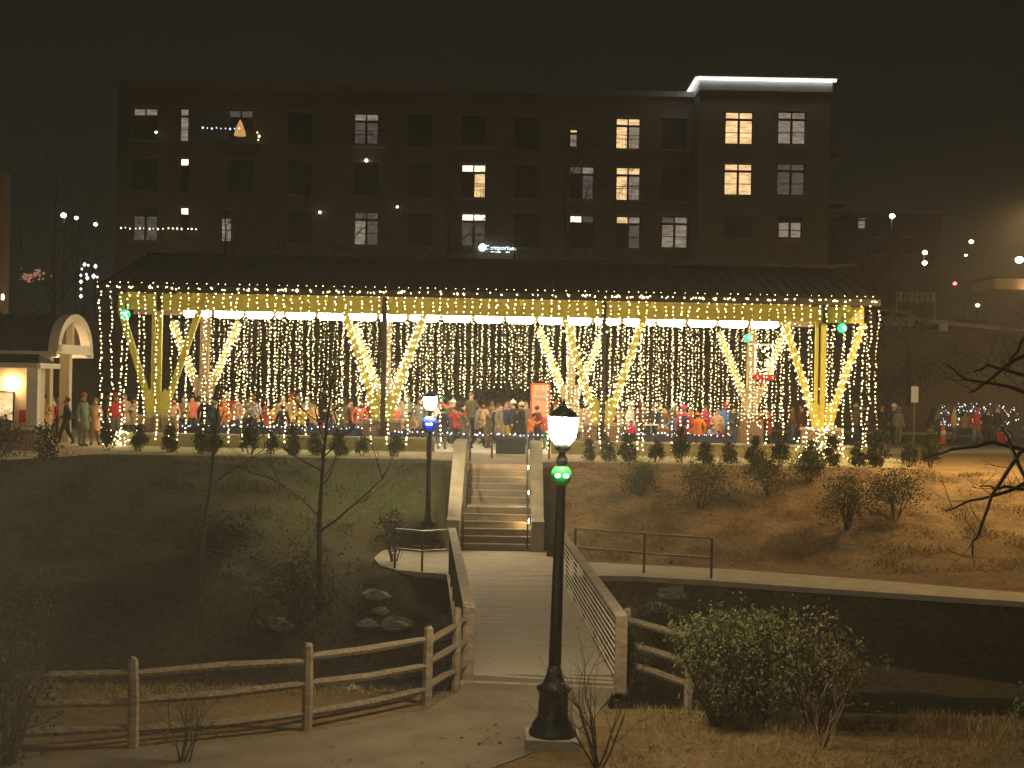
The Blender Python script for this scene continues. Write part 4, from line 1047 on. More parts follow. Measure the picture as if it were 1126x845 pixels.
# big bare tree whose branches enter at the right edge
tr = thing('overhanging_tree', 'bare tree reaching crooked branches in from the right edge', 'tree', (6.0, 15.5, -.03))
b = MB(); r_ = random.Random(5)
def pp(px_, py_, D): return P(px_, py_, D)
b.tube([(6.0, 15.5, -.1), (5.9, 15.5, 1.2), P(1148, 470, 15.4), P(1160, 300, 15.4), P(1190, 100, 15.5)], [.14, .12, .1, .08, .05], 8); b.build('trunk', bark, tr, True)
b = MB(); tips = []
for k in range(12):
    q = P(1160, 300, 15.4).lerp(P(1190, 100, 15.5), k / 11); e = Vector((abs(math.cos(k * 2.4)) * .9 + .1, math.sin(k * 2.4), .7)).normalized()
    branch(b, q, e, 1.5 - .06 * k, .035 - .0015 * k, 2, r_, tips, 3, .2, 5, .1, .5)
b.build('crown', bark, tr)
limbs = [[(1146, 497), (1090, 489), (1046, 494), (1012, 506)], [(1150, 470), (1120, 500), (1090, 545), (1075, 590), (1068, 598), (1072, 622)], [(1150, 520), (1110, 540), (1065, 552), (1040, 562)], [(1146, 540), (1105, 536), (1078, 535)],
         [(1150, 440), (1110, 425), (1060, 418), (1040, 400)], [(1155, 380), (1115, 395), (1080, 425), (1066, 432)], [(1158, 340), (1128, 370), (1112, 395), (1105, 412)], [(1150, 420), (1118, 410), (1085, 402), (1070, 410)], [(1146, 560), (1120, 510), (1108, 480), (1100, 470)]]
for L_ in limbs:
    b = MB(); n = len(L_); D0 = 15.3
    pts = []
    for k in range(n - 1):
        for j in range(3):
            t_ = j / 3; pts.append(P(L_[k][0] * (1 - t_) + L_[k + 1][0] * t_, L_[k][1] * (1 - t_) + L_[k + 1][1] * t_, D0 - .12 * (k + t_)) + Vector((r_.gauss(0, .008), 0, r_.gauss(0, .008))))
    pts.append(P(*L_[-1], D0 - .12 * n)); m_ = len(pts)
    b.tube(pts, [.026 * (1 - .72 * k / (m_ - 1)) for k in range(m_)], 6); tips = []
    for k in range(2, m_, 2):
        branch(b, pts[k], Vector((r_.gauss(-.3, .5), r_.gauss(0, .3), r_.gauss(.1, .6))).normalized(), r_.uniform(.12, .35), .006, 1, r_, tips, 2)
    b.build('limb', bark, tr)
# rocks
for k, (px_, py_, z_, s_, lab) in enumerate([(412, 658, -.9, .32, 'pale rock in the gully left of the bridge'), (403, 690, -1.2, .28, 'small rock below the pale rock in the gully'), (418, 675, -1.1, .22, 'rounded rock between the other gully rocks'), (300, 690, -1.0, .4, 'flat rock behind the left fence'),
        (722, 672, -1.0, .3, 'rock in the gully right of the bridge'), (740, 655, -.6, .35, 'rock below the right handrail'), (705, 725, -.25, .35, 'boulder under the right fence'), (450, 745, -.3, .4, 'boulder behind the left fence near the bridge'), (435, 690, -1.3, .35, 'dark rock by the creek')]):
    p = hit(px_, py_, 20.5); s_ *= .75; b = MB(); b.blob((p.x, p.y, H(p.x, p.y) + s_ * .15), (s_ * 1.3, s_, s_ * .6), k + 3, .6); o = b.build('rock', stone, None); tag(o, lab, 'rock', 'rocks in the gully')
# cut log
p = G(960, 797); b = MB(); b.tube([(p.x - .35, p.y, .05), (p.x, p.y + .05, .06), (p.x + .35, p.y + .02, .05)], [.05, .055, .045], 7); o = b.build('fallen_branch', mat('pale_bark', (.16, .12, .08)), None, True); tag(o, 'pale fallen branch on the grass at the lower right', 'branch')
# dry grass
b = MB(); r_ = random.Random(77)
for k in range(26000):
    x, y = r_.uniform(1.2, 8.5), r_.uniform(14.5, 20.6)
    if noise.noise(Vector((x * .9, y * .9, 3))) < r_.uniform(-.5, .35): continue
    if math.hypot(x - nl.x, y - nl.y) < .45 or (x < 1.75 and y > nl.y - .2): continue
    h_ = r_.uniform(.02, .085) * (1.9 if y > 18.7 else 1); a = r_.uniform(0, 6.28); z = H(x, y)
    p = Vector((x, y, z)); s_ = Vector((math.cos(a), math.sin(a), 0)) * .006
    b.face([p - s_, p + s_, p + Vector((r_.gauss(0, .035), r_.gauss(0, .035), h_))])
for k in range(9000):
    x, y = r_.uniform(-9, -.6), r_.uniform(18.2, 21.6)
    q = P(337, 802, 18); z = H(x, y); 
    if y < 18.4 + (x + 9) * .33 * .9: continue
    h_ = r_.uniform(.03, .12); a = r_.uniform(0, 6.28); p = Vector((x, y, z)); s_ = Vector((math.cos(a), math.sin(a), 0)) * .006
    b.face([p - s_, p + s_, p + Vector((r_.gauss(0, .04), r_.gauss(0, .04), h_))])
o = b.build('dry_grass', L_STRAW, local=True); o['kind'] = 'stuff'; o['label'] = 'short dry winter grass on the near banks'
b = MB()
for k in range(4200):
    if k % 3:
        x, y = r_.uniform(-8, 8), r_.uniform(14.5, 20.5)
    else:
        x, y = r_.uniform(-12, 14), r_.uniform(34.5, 44)
    if noise.noise(Vector((x * .8, y * .8, 9))) < r_.uniform(-.35, .4): continue
    z = max(H(x, y), .004 if y < 21 else -9) + .012; a = r_.uniform(0, 6.28); q = r_.uniform(.02, .05); u_ = Vector((math.cos(a), math.sin(a), r_.uniform(-.3, .3))) * q; v_ = Vector((-math.sin(a), math.cos(a), r_.uniform(-.3, .5))) * q * .5; p = Vector((x, y, z))
    b.face([p - u_, p + v_, p + u_, p - v_])
o = b.build('fallen_leaves', leafmat('leaf_litter', (.10, .06, .03), (.26, .17, .08)), local=True); o['kind'] = 'stuff'; o['label'] = 'dry fallen leaves scattered over path and banks'
b = MB()
for k in range(34000):
    x = r_.uniform(1.4, 15); y = r_.uniform(35, 44.3)
    if y < 36.6 - .22 * (x - 2): continue
    c_ = noise.noise(Vector((x * 1.1, y * 1.1, 20)))
    if c_ < r_.uniform(-.3, .35): continue
    z = H(x, y); h_ = r_.uniform(.03, .10) * (1 + 1.5 * max(0, c_)); a = r_.uniform(0, 6.28); p = Vector((x, y, z)); s_ = Vector((math.cos(a), math.sin(a), 0)) * .012
    b.face([p - s_, p + s_, p + Vector((r_.gauss(0, .07), r_.gauss(0, .07), h_))])
o = b.build('straw_mulch', L_STRAW, local=True); o['kind'] = 'stuff'; o['label'] = 'loose straw mulch on the right slope'
b = MB()
for k in range(34000):
    x = r_.uniform(-16, -1.9); y = r_.uniform(30, 43.8); z = H(x, y); c_ = noise.noise(Vector((x * .9, y * .9, 30)))
    if c_ < r_.uniform(-.3, .35): continue
    h_ = r_.uniform(.03, .12) * (1 + 2 * max(0, c_)); a = r_.uniform(0, 6.28); p = Vector((x, y, z)); s_ = Vector((math.cos(a), math.sin(a), 0)) * .012
    if -3.8 < x and y < 39.6: continue
    b.face([p - s_, p + s_, p + Vector((r_.gauss(0, .07), r_.gauss(0, .07), h_))])
o = b.build('lawn_grass', leafmat('leaf_lawn', (.03, .036, .014), (.08, .082, .034)), local=True); o['kind'] = 'stuff'; o['label'] = 'rough lawn grass on the dark left slope'

# ------------------------------------------------------------------ apartment building behind
bbrick = brick_mat('building_brick', (.18, .15, .115), (.23, .19, .15), (.26, .235, .195))
trim = mat('building_trim', (.26, .24, .20), (.34, .31, .27), .8, 1, .1)
frame_m = mat('window_frame', (.08, .07, .06), rough=.5)
def pane_mat(name, c, s_):
    m = bpy.data.materials.new(name); m.use_nodes = True; n, l = m.node_tree.nodes, m.node_tree.links; b_ = n['Principled BSDF']
    b_.inputs['Base Color'].default_value = (.02, .02, .02, 1); b_.inputs['Roughness'].default_value = .12
    tc = n.new('ShaderNodeTexCoord'); mp = n.new('ShaderNodeMapping'); mp.inputs['Scale'].default_value = (1.3, 1.3, 5); nz = n.new('ShaderNodeTexNoise'); nz.inputs['Scale'].default_value = 1.3
    l.new(tc.outputs['Object'], mp.inputs[0]); l.new(mp.outputs[0], nz.inputs['Vector'])
    r = n.new('ShaderNodeMapRange'); r.inputs[1].default_value = .3; r.inputs[2].default_value = .7; r.inputs[3].default_value = .55 * s_; r.inputs[4].default_value = 1.25 * s_
    l.new(nz.outputs['Fac'], r.inputs[0]); l.new(r.outputs[0], b_.inputs['Emission Strength']); b_.inputs['Emission Color'].default_value = (*c, 1)
    return m
PANE = dict(warm=pane_mat('pane_warm', (1, .64, .30), .75), dim=pane_mat('pane_dim', (1, .82, .62), .16), faint=pane_mat('pane_faint', (1, .88, .72), .05), bright=pane_mat('pane_bright', (1, .86, .60), 1.5), dark=mat('pane_dark', (.07, .06, .05), rough=.35, spec=.4))
def facade(t, D, x0, x1, z0, z1, wins, m, name='wall', depth=.22):
    xs_ = sorted({x0, x1, *[w[0] for w in wins], *[w[1] for w in wins]}); zs_ = sorted({z0, z1, *[w[2] for w in wins], *[w[3] for w in wins]})
    def hole(a, c): return any(w[0] - 1e-6 < a < w[1] + 1e-6 and w[2] - 1e-6 < c < w[3] + 1e-6 for w in wins)
    b = MB()
    for i in range(len(xs_) - 1):
        for j in range(len(zs_) - 1):
            if hole((xs_[i] + xs_[i + 1]) / 2, (zs_[j] + zs_[j + 1]) / 2): continue
            b.face([(xs_[i], D, zs_[j]), (xs_[i + 1], D, zs_[j]), (xs_[i + 1], D, zs_[j + 1]), (xs_[i], D, zs_[j + 1])])
    for a, c, e, f, *_ in wins:
        y = D + depth
        b.face([(a, D, e), (a, y, e), (a, y, f), (a, D, f)]); b.face([(c, D, e), (c, D, f), (c, y, f), (c, y, e)])
        b.face([(a, D, f), (a, y, f), (c, y, f), (c, D, f)]); b.face([(a, D, e), (c, D, e), (c, y, e), (a, y, e)])
    return b.build(name, m, t)
def window(t, D, a, c, e, f, panes, narrow=False, depth=.22, main=('a', 'a')):
    """panes: (transom left, transom right, leaf left, leaf right)"""
    y = D + depth - .06; fw = .07; b = MB(); xm, zt = (a + c) / 2, f - (f - e) * .24
    b.box((a + fw / 2, y, (e + f) / 2), (fw, .08, f - e)); b.box((c - fw / 2, y, (e + f) / 2), (fw, .08, f - e))
    b.box((xm, y, f - fw / 2), (c - a - 2 * fw, .08, fw)); b.box((xm, y, e + fw / 2), (c - a - 2 * fw, .08, fw)); b.box((xm, y, zt), (c - a - 2 * fw, .08, .16))
    if not narrow:
        b.box((xm, y, (e + fw + zt - .08) / 2), (.16, .08, zt - e - fw - .08)); b.box((xm, y, (f - fw + zt + .08) / 2), (.10, .08, f - zt - fw - .08))
    for g, (q0, q1) in enumerate([(a + fw, xm - .08), (xm + .08, c - fw)] if not narrow else [(a + fw, c - fw)]):
        b.box(((q0 + q1) / 2, y, e + (zt - e) * .48), (q1 - q0, .05, .045))
    w_ = b.build('window', frame_m, t)
    cols = [(a + fw, xm, panes[0], panes[2]), (xm, c - fw, panes[1], panes[3])] if not narrow else [(a + fw, c - fw, panes[0], panes[2])]
    for q0, q1, pt, pl in cols:
        b = MB(); b.box(((q0 + q1) / 2, y + .03, (zt + f) / 2), (q1 - q0 - .004, .02, f - zt - .02)); b.build('pane', PANE[pt], w_)
        for r0, r1 in ((0, .48), (.48, 1)):
            b = MB(); b.box(((q0 + q1) / 2, y + .03, e + (zt - e) * (r0 + r1) / 2), (q1 - q0 - .004, .02, (zt - e) * (r1 - r0) - .01)); b.build('pane', PANE[pl], w_)
    b = MB(); b.box((xm, D - .05, e - .07), (c - a + .2, .16, .12)); b.build('sill', trim, w_)
    b = MB(); b.box((xm, D - .03, f + .09), (c - a + .3, .10, .14)); b.build('lintel', trim, w_)
def wrect(px_, yt, yb, wp, D):
    p, q = P(px_, yt, D), P(px_, yb, D); hw = wp / 2 / F * D; return (p.x - hw, p.x + hw, q.z, p.z)
apt = thing('apartment_building', 'long dark four-storey brick apartment building with scattered lit windows', 'building', (-2, 102, 8.6))
MD = 102.0
d, f_, w_, br_ = 'dark', 'faint', 'warm', 'bright'
WM = [(160, 119, 156, 27, ('dim', 'dim', d, d)), (203, 119, 156, 10, ('dim', 'dim', 'dim', 'dim')), (265, 121, 158, 27, (f_, f_, d, d)), (330, 124, 160, 27, (d, d, d, d)), (403, 125, 161, 27, ('dim', 'dim', f_, f_)), (462, 126, 162, 27, (d, d, d, d)), (521, 128, 164, 27, (d, d, d, d)), (580, 129, 165, 27, (d, d, d, d)), (631, 142, 162, 9, (w_, w_, 'dim', 'dim')), (691, 130, 166, 27, (w_, w_, w_, 'dim')), (742, 131, 167, 27, (d, d, d, d)),
      (160, 174, 211, 27, (d, d, d, d)), (203, 174, 211, 10, (br_, br_, d, d)), (265, 176, 213, 27, (d, d, d, d)), (330, 177, 214, 27, (d, d, d, d)), (403, 179, 216, 27, (d, d, d, d)), (462, 180, 217, 27, (d, d, d, d)), (521, 181, 218, 27, (br_, br_, d, w_)), (580, 182, 219, 27, (d, d, d, d)), (640, 183, 220, 27, (f_, 'dim', d, f_)), (691, 184, 221, 27, (w_, w_, w_, 'dim')), (742, 185, 222, 27, (d, d, d, d)),
      (160, 228, 265, 27, (d, d, f_, f_)), (203, 228, 265, 10, (br_, br_, d, d)), (249, 231, 266, 12, (d, d, 'dim', d)), (330, 232, 268, 27, (d, d, d, d)), (403, 233, 270, 27, (f_, f_, 'dim', f_)), (462, 234, 271, 27, (d, d, d, d)), (521, 235, 271, 27, (br_, br_, f_, f_)), (580, 236, 272, 27, (d, d, d, d)), (640, 237, 273, 27, (br_, f_, d, d)), (691, 238, 274, 27, (w_, 'dim', d, f_)), (742, 238, 273, 29, (f_, 'dim', 'dim', 'dim'))]
rects = [wrect(*r[:4], MD) for r in WM]
AX0, AX1, TX0, TX1 = P(128, 200, MD).x, P(768, 200, MD).x, P(768, 200, 98.5).x, P(912, 200, 98.5).x
AX1 = TX0 + .1
ZTOP = P(500, 104, MD).z
facade(apt, MD, AX0, AX1, 8.4, ZTOP, rects, bbrick)
for r, q in zip(WM, rects): window(apt, MD, *q, r[4], narrow=r[3] < 20)
b = MB(); b.box(((AX0 + AX1) / 2, MD + 8, (8.4 + ZTOP) / 2), (AX1 - AX0 - .02, 15, ZTOP - 8.4)); 
b.build('building_core', bbrick, apt)
b = MB(); b.box(((AX0 + AX1) / 2, MD + 7.2, ZTOP + .2), (AX1 - AX0 + .6, 15.6, .4)); b.build('cornice', trim, apt)
for yy in (168, 224):       # balcony slabs with railings on the main front
    for px0, px1 in ((384, 425), (500, 545), (618, 662), (675, 716), (724, 766), (140, 180), (245, 290)):
        a_ = P((px0 + px1) / 2, yy + (px0 - 690) * .018, MD); hw = (px1 - px0) / 2 / F * MD
        b = MB(); b.box((a_.x, MD - .6, a_.z), (2 * hw, 1.2, .16)); sl = b.build('balcony', trim, apt)
        b = MB(); b.bar((a_.x - hw, MD - 1.15, a_.z + 1.0), (a_.x + hw, MD - 1.15, a_.z + 1.0), .04, .04)
        for k in range(int(2 * hw / .22)): b.bar((a_.x - hw + .05 + k * .22, MD - 1.15, a_.z + .08), (a_.x - hw + .05 + k * .22, MD - 1.15, a_.z + 1.0), .02, .02)
        b.build('balcony_railing', frame_m, sl)
# corner tower
tw = thing('corner_tower', 'taller brick corner block with white-lit cornice on the right', 'building', ((TX0 + TX1) / 2, 98.5, 8.6))
TD = 98.5; tz = P(840, 101, TD).z
WT = [(813, 123, 159, 31, (w_, w_, w_, w_)), (871, 123, 159, 31, ('dim', 'dim', 'dim', 'dim')), (812, 180, 215, 31, (w_, w_, w_, w_)), (870, 180, 215, 31, (f_, f_, f_, f_)), (812, 237, 262, 31, (d, d, d, d)), (869, 238, 262, 26, (d, d, 'dim', 'dim'))]
rects = [wrect(*r[:4], TD) for r in WT]
tbrick = brick_mat('tower_brick', (.22, .18, .14), (.27, .225, .178), (.30, .27, .23))
facade(tw, TD, TX0, TX1, 8.4, tz, rects, tbrick)
for r, q in zip(WT, rects): window(tw, TD, *q, r[4])
b = MB(); b.box(((TX0 + TX1) / 2, TD + 5.3, (8.4 + tz) / 2), (TX1 - TX0 - .02, 10, tz - 8.4)); b.build('building_core', tbrick, tw)
zc = P(840, 87, TD).z
b = MB(); b.box(((TX0 + TX1) / 2, TD + 5.0, (tz + zc) / 2), (TX1 - TX0 + .1, 10.4, zc - tz)); co = b.build('cornice', trim, tw)
b = MB(); b.box(((TX0 + TX1) / 2, TD + 4.9, zc + .06), (TX1 - TX0 + .8, 11.0, .14)); b.build('cornice_cap', trim, tw)
b = MB(); b.box(((TX0 + TX1) / 2, TD - .36, zc - .12), (TX1 - TX0 + .5, .10, .12)); b.box((TX0 - .28, TD + 4.5, zc - .12), (.10, 9.3, .12)); b.build('cornice_light', glow('cornice_led', (.85, .93, 1.0), 5.0), co)
zb = P(840, 263, TD).z
b = MB(); b.box(((TX0 + TX1) / 2, TD - .08, zb - .1), (TX1 - TX0 + .1, .2, .16)); b.build('belt_course', trim, tw)
for yy in (169, 176, 225, 233):
    a_ = P(922, yy, TD + 2); b = MB(); b.box((TX1 + .8, TD + 3, a_.z), (1.5, 3.4, .14)); b.build('balcony', trim, tw)
# lit sign on the lower front
p = P(545, 273, MD - .3); t = thing('lit_sign', 'small lit white sign with round emblem and lettering on the dark building', 'sign', p)
sgm = glow('sign_white', (.82, .98, 1.0), 2.4)
b = MB(); b.lathe([(.27, 0), (.27, .06)], 20, (-.92, 0, .02), M=Matrix.Rotation(R(90), 3, 'X')); b.build('emblem', sgm, t, local=True)
text_mesh('Comporium', .44, 'lettering', sgm, t, (.35, 0, -.12), .01)
b = MB(); b.box((-.02, .02, -.27), (.75, .03, .07)); b.box((.85, .02, -.27), (.3, .03, .07)); b.build('tagline', glow('sign_soft', (.82, .98, 1), 1.2), t, local=True)
b = MB(); b.box((.1, .16, 0), (2.7, .2, .1)); b.build('raceway', frame_m, t, local=True)
# seasonal lights on the balconies
def dots(name, pts, m, label, r=.06, cable=True):
    c_ = MB(); c_.tube(pts, .01, 3); o = c_.build(name, cablemat); tag(o, label, 'string lights'); b = MB()
    for q in pts: b.octa(q, r * rng.uniform(.6, 1.2))
    k = b.build('bulbs', m, o); k['kind'] = 'stuff'
warmdot = glow('far_warm_bulb', (1, .8, .5), 2.2)
dots('balcony_garland', [P(133 + k * 5.2 + rng.uniform(-1, 1), 251 + rng.uniform(-.6, .6) + k * .06, MD - 1.2) for k in range(17)], warmdot, 'row of warm lights along the low left balcony of the apartment building', .07)
dots('balcony_garland', [P(223 + k * 5, 141 + rng.uniform(-.5, .5) + k * .1, MD - 1.3) for k in range(9)], glow('far_blue_bulb', (.5, .7, 1), 1.8), 'cool coloured lights along the top left balcony', .07)
dots('balcony_garland', [P(283, 146, MD - 1.3), P(285, 150, MD - 1.3), P(284, 154, MD - 1.3)], warmdot, 'three small lights at the end of the top left balcony', .09)
p = P(264, 140, MD - 1.0); b = MB(); b.lathe([(.42, 0), (.36, .3), (.2, .75), (.03, 1.1)], 10, p - Vector((0, 0, .6))); o = b.build('glowing_ornament', glow('orange_ornament', (1, .5, .16), .45)); tag(o, 'soft orange glowing tree-shaped ornament on the top left balcony', 'ornament')
for px_, py_, r, lab in ((172, 146, .09, 'tiny blue-white lamp on the top left balcony'), (403, 177, .12, 'small bright wall lamp between the upper windows left of centre'), (437, 228, .09, 'small amber wall lamp left of the sign'), (352, 234, .10, 'small white wall lamp in the left half of the facade')):
    p = P(px_, py_, MD - .12); t = thing('wall_lamp', lab, 'lamp', p); b = MB(); b.blob((0, -.12, 0), r, 1, .05); b.build('bulb', glow('far_lamp', (1, .9, .72), 3.5), t, True, local=True)
    b = MB(); b.box((0, 0, .0), (.12, .2, .3)); b.build('bracket', frame_m, t, local=True)
# ------------------------------------------------------------------ dark trees between pavilion and building
for k, (px_, D, h_, lab) in enumerate([(60, 78, 13, 'bare tree behind the arched roof on the left'), (255, 86, 15, 'tall bare tree before the left part of the apartment building'), (335, 80, 14, 'bare tree behind the roof left of centre'), (470, 88, 15, 'bare tree before the middle of the apartment building'), (554, 84, 13, 'bare tree crossing the lit sign'), (620, 88, 15, 'bare tree right of the lit sign'), (965, 92, 9, 'bare tree right of the corner block'), (1000, 88, 7, 'smaller bare tree near the parked cars')]):
    x = XD(px_, D, 6); bare_tree('background_tree', Vector((x, D, gz(x, D))), h_, .12, lab, 300 + k, 3, first=.3, nb=12, group='bare trees behind the pavilion', m=mat('far_bark', (.03, .025, .02), (.05, .042, .032), .95, 5), twigs=3)
# hedge mound seen through the arch of lights
for k, (px_, w_, h_, lab) in enumerate([(548, 6.5, 2.6, 'dark rounded hedge behind the arch opening of the lights'), (470, 5, 1.9, 'dark hedge left of the arch opening'), (640, 6, 1.8, 'dark hedge right of the arch opening')]):
    shrub('background_hedge', Vector((XD(px_, 82, 3), 82.5, gz(0, 82.5))), w_, h_, lab, 2600, L_DARK, 400 + k, .22, 'hedges behind the road', stems=5)
for k, (px_, py_, w_, h_, lab) in enumerate([(975, 440, 4, 2.2, 'scrubby evergreen on the bank right of the pavilion'), (1005, 415, 3.5, 1.8, 'scrub on the bank behind the street sign'), (1060, 420, 4, 2.0, 'scrub on the bank above the decorated car'), (1110, 410, 3.5, 2.0, 'scrub on the bank at the right edge')]):
    D = 88 + k * 1.2; x = XD(px_, D, 5); shrub('bank_shrub', Vector((x, D, gz(x, D))), w_, h_, lab, 1300, leafmat('leaf_bank', (.04, .045, .022), (.08, .08, .045)), 420 + k, .16, 'scrub on the far bank', stems=6)

# ------------------------------------------------------------------ left kiosk and barrel-roofed breezeway
kd = 45.2
kx0, kx1 = P(-60, 480, kd).x, P(37, 480, kd).x
ks = thing('ticket_kiosk', 'small cream kiosk with brick base and lit wall at the left edge', 'building', (kx1 - 1, kd, ZP))
cream = mat('cream_render', (.62, .50, .34), (.70, .58, .42), .8, 2, .1)
zt = P(20, 402, kd).z; zbk = P(20, 473, kd).z
b = MB(); b.box(((kx0 + kx1) / 2, kd + .5, (zbk + zt) / 2), (kx1 - kx0, 1.0, zt - zbk)); b.build('wall', cream, ks)
b = MB(); b.box(((kx0 + kx1) / 2, kd + .5, (ZP + zbk) / 2), (kx1 - kx0 + .12, 1.12, zbk - ZP)); b.build('brick_base', brick, ks)
b = MB(); b.box(((kx0 + kx1) / 2, kd + .5, zbk + .04), (kx1 - kx0 + .2, 1.2, .08)); b.build('sill_course', whitepaint, ks)
b = MB(); b.box((kx1 - .02, kd - .02, (zbk + zt) / 2 + .05), (.34, .34, zt - zbk - .1)); b.build('corner_column', whitepaint, ks)
rx1 = P(48, 405, kd).x
b = MB(); b.v = [(kx0, kd - .5, zt + .05), (rx1, kd - .5, zt + .05), (rx1 - .3, kd + .5, zt + .36), (kx0, kd + .5, zt + .36), (rx1, kd + 1.5, zt + .05), (kx0, kd + 1.5, zt + .05)]
b.f = [(0, 1, 2, 3), (3, 2, 4, 5), (1, 4, 2), (0, 5, 4, 1), (0, 3, 5)]; b.mi = [0] * 5; b.build('roof', darkroof, ks)
b = MB(); b.box(((kx0 + rx1) / 2, kd - .52, zt), (rx1 - kx0, .08, .16)); b.box((rx1 + .02, kd + .5, zt), (.08, 2.0, .16)); b.build('gutter', whitepaint, ks)
wp = P(7, 447, kd); b = MB(); b.box((wp.x, kd - .02, wp.z), (.5, .06, .95)); wn = b.build('window', frame_m, ks)
b = MB(); b.box((wp.x, kd - .055, wp.z), (.42, .02, .85)); b.build('pane', PANE['warm'], wn)
rp = P(26, 458, kd); b = MB(); b.box((rp.x, kd - .03, rp.z), (.26, .05, .38)); b.build('red_notice', redc, ks)
lp = P(13, 426, kd); b = MB(); b.lathe([(.07, 0), (.09, .12), (.05, .2)], 10, (lp.x, kd - .12, lp.z)); b.build('wall_lamp', glow('kiosk_lamp', (1, .66, .30), 90), ks)
# breezeway with barrel roof; arch gable faces right
bw = thing('barrel_roof_shelter', 'shelter with black ribbed barrel roof and cream arched gable on the left', 'shelter', (P(80, 388, 51).x, 51, ZP))
A0 = P(80, 388, 51.0); ax = Vector((math.cos(R(6)), -math.sin(R(6)), 0)); sd = Vector((ax.y, -ax.x, 0))
zs0 = A0.z; Wd, Hd = 1.5, 1.32
def arcp(s_, k, off=0.0): 
    a = math.pi * k / 16; return A0 + ax * s_ - sd * ((Wd + off) * math.cos(a)) + Vector((0, 0, (Hd + off) * math.sin(a)))
b = MB()
for k in range(16): b.face([arcp(-12, k), arcp(.0, k), arcp(.0, k + 1), arcp(-12, k + 1)])
for k in range(16): b.face([arcp(-12, k, -.08), arcp(-12, k + 1, -.08), arcp(.0, k + 1, -.08), arcp(.0, k, -.08)])
rf = b.build('roof', darkroof, bw, True)
for j in range(12):
    b = MB(); s_ = -.25 - j * .62; b.tube([arcp(s_, k, .02) for k in range(17)], .035, 4); b.build('roof_rib', darkroof, rf)
b = MB()
for k in range(16):
    q = [arcp(.12, k, .03), arcp(.12, k + 1, .03), arcp(.12, k + 1, -.22), arcp(.12, k, -.22)]; b.face(q)
    b.face([p - ax * .35 for p in reversed(q)]); b.face([q[0], q[0] - ax * .35, q[1] - ax * .35, q[1]]); b.face([q[3], q[2], q[2] - ax * .35, q[3] - ax * .35])
b.build('gable_arch', whitepaint, bw)
b = MB(); b.bar(A0 - sd * Wd + Vector((0, 0, .1)) + ax * .02, A0 + sd * Wd + Vector((0, 0, .1)) + ax * .02, .2, .32); b.build('tie_beam', whitepaint, bw)
for s_ in (-1, 1): 
    b = MB(); b.bar(A0 + sd * s_ * (Wd + .04) - ax * 12 + Vector((0, 0, -.08)), A0 + sd * s_ * (Wd + .04) + ax * .1 + Vector((0, 0, -.08)), .12, .18); b.build('eave_beam', whitepaint, bw)
b = MB(); b.box(A0 + ax * -.1 + Vector((0, 0, .55)), (.22, .22, 1.1)); b.build('king_post', cream, bw)
for s_, so in ((-.3, -.15), (-4.2, 1.4), (-4.2, -1.4), (-.3, 1.45)):
    q = A0 + ax * s_ + sd * so; b = MB(); b.box((q.x, q.y, (ZP + zs0) / 2), (.34, .34, zs0 - ZP)); b.build('post', cream, bw)
q = A0 + ax * -.5 + sd * .2; b = MB(); b.bar(q + Vector((-.9, 0, -.3)), q + Vector((-.05, 0, -2.0)), .22, .18, up=(0, 1, 0)); b.build('brace', cream, bw)
sp_ = A0 + ax * -1.2 + Vector((0, 0, Hd - .35)); b = MB(); b.box(sp_, (.5, .3, .1)); b.build('ceiling_lamp', glow('shelter_lamp', (1, .66, .32), 110), bw)
# tall lit brick corner at the left edge
ex = P(5, 280, 62).x
eb = thing('brick_corner_building', 'sliver of a warm-lit brick building at the left edge', 'building', (ex - 2, 62, ZP))
b = MB(); b.box((ex - 2.5, 62.3, 7.5), (5, .6, 11)); b.build('wall', brick, eb)
b = MB(); b.box((ex - .3, 61.97, 7.5), (.12, .12, 10.9)); b.build('downpipe', darksteel, eb)
p = P(3, 330, 61.6); b = MB(); b.lathe([(.06, 0), (.07, .15), (.04, .25)], 8, p); b.build('wall_lamp', glow('corner_lamp', (1, .7, .35), 3), eb)
p = P(36, 303, 70); t = thing('pink_lit_ornament', 'pinkish glowing cluster ornament among twigs on the upper left', 'ornament', p)
b = MB(); 
for k in range(46):
    b.blob((rng.gauss(0, .3), rng.gauss(0, .1), rng.gauss(0, .17)), rng.uniform(.03, .07), k, .5, sub=1)
b.build('cluster', glow('pink_glow', (1, .42, .30), .2), t, local=True, kind='stuff')
dots('door_lights', [P(89 + dx, y_, 66) for dx, y_ in ((0, 326), (0, 318), (0, 310), (0, 303), (1, 296), (4, 291), (8, 292), (6, 302), (7, 306), (14, 304), (18, 305), (16, 293))], glow('far_cool', (.85, .92, 1), 2.2), 'cool white lights outlining a dark doorway left of the pavilion roof', .085)

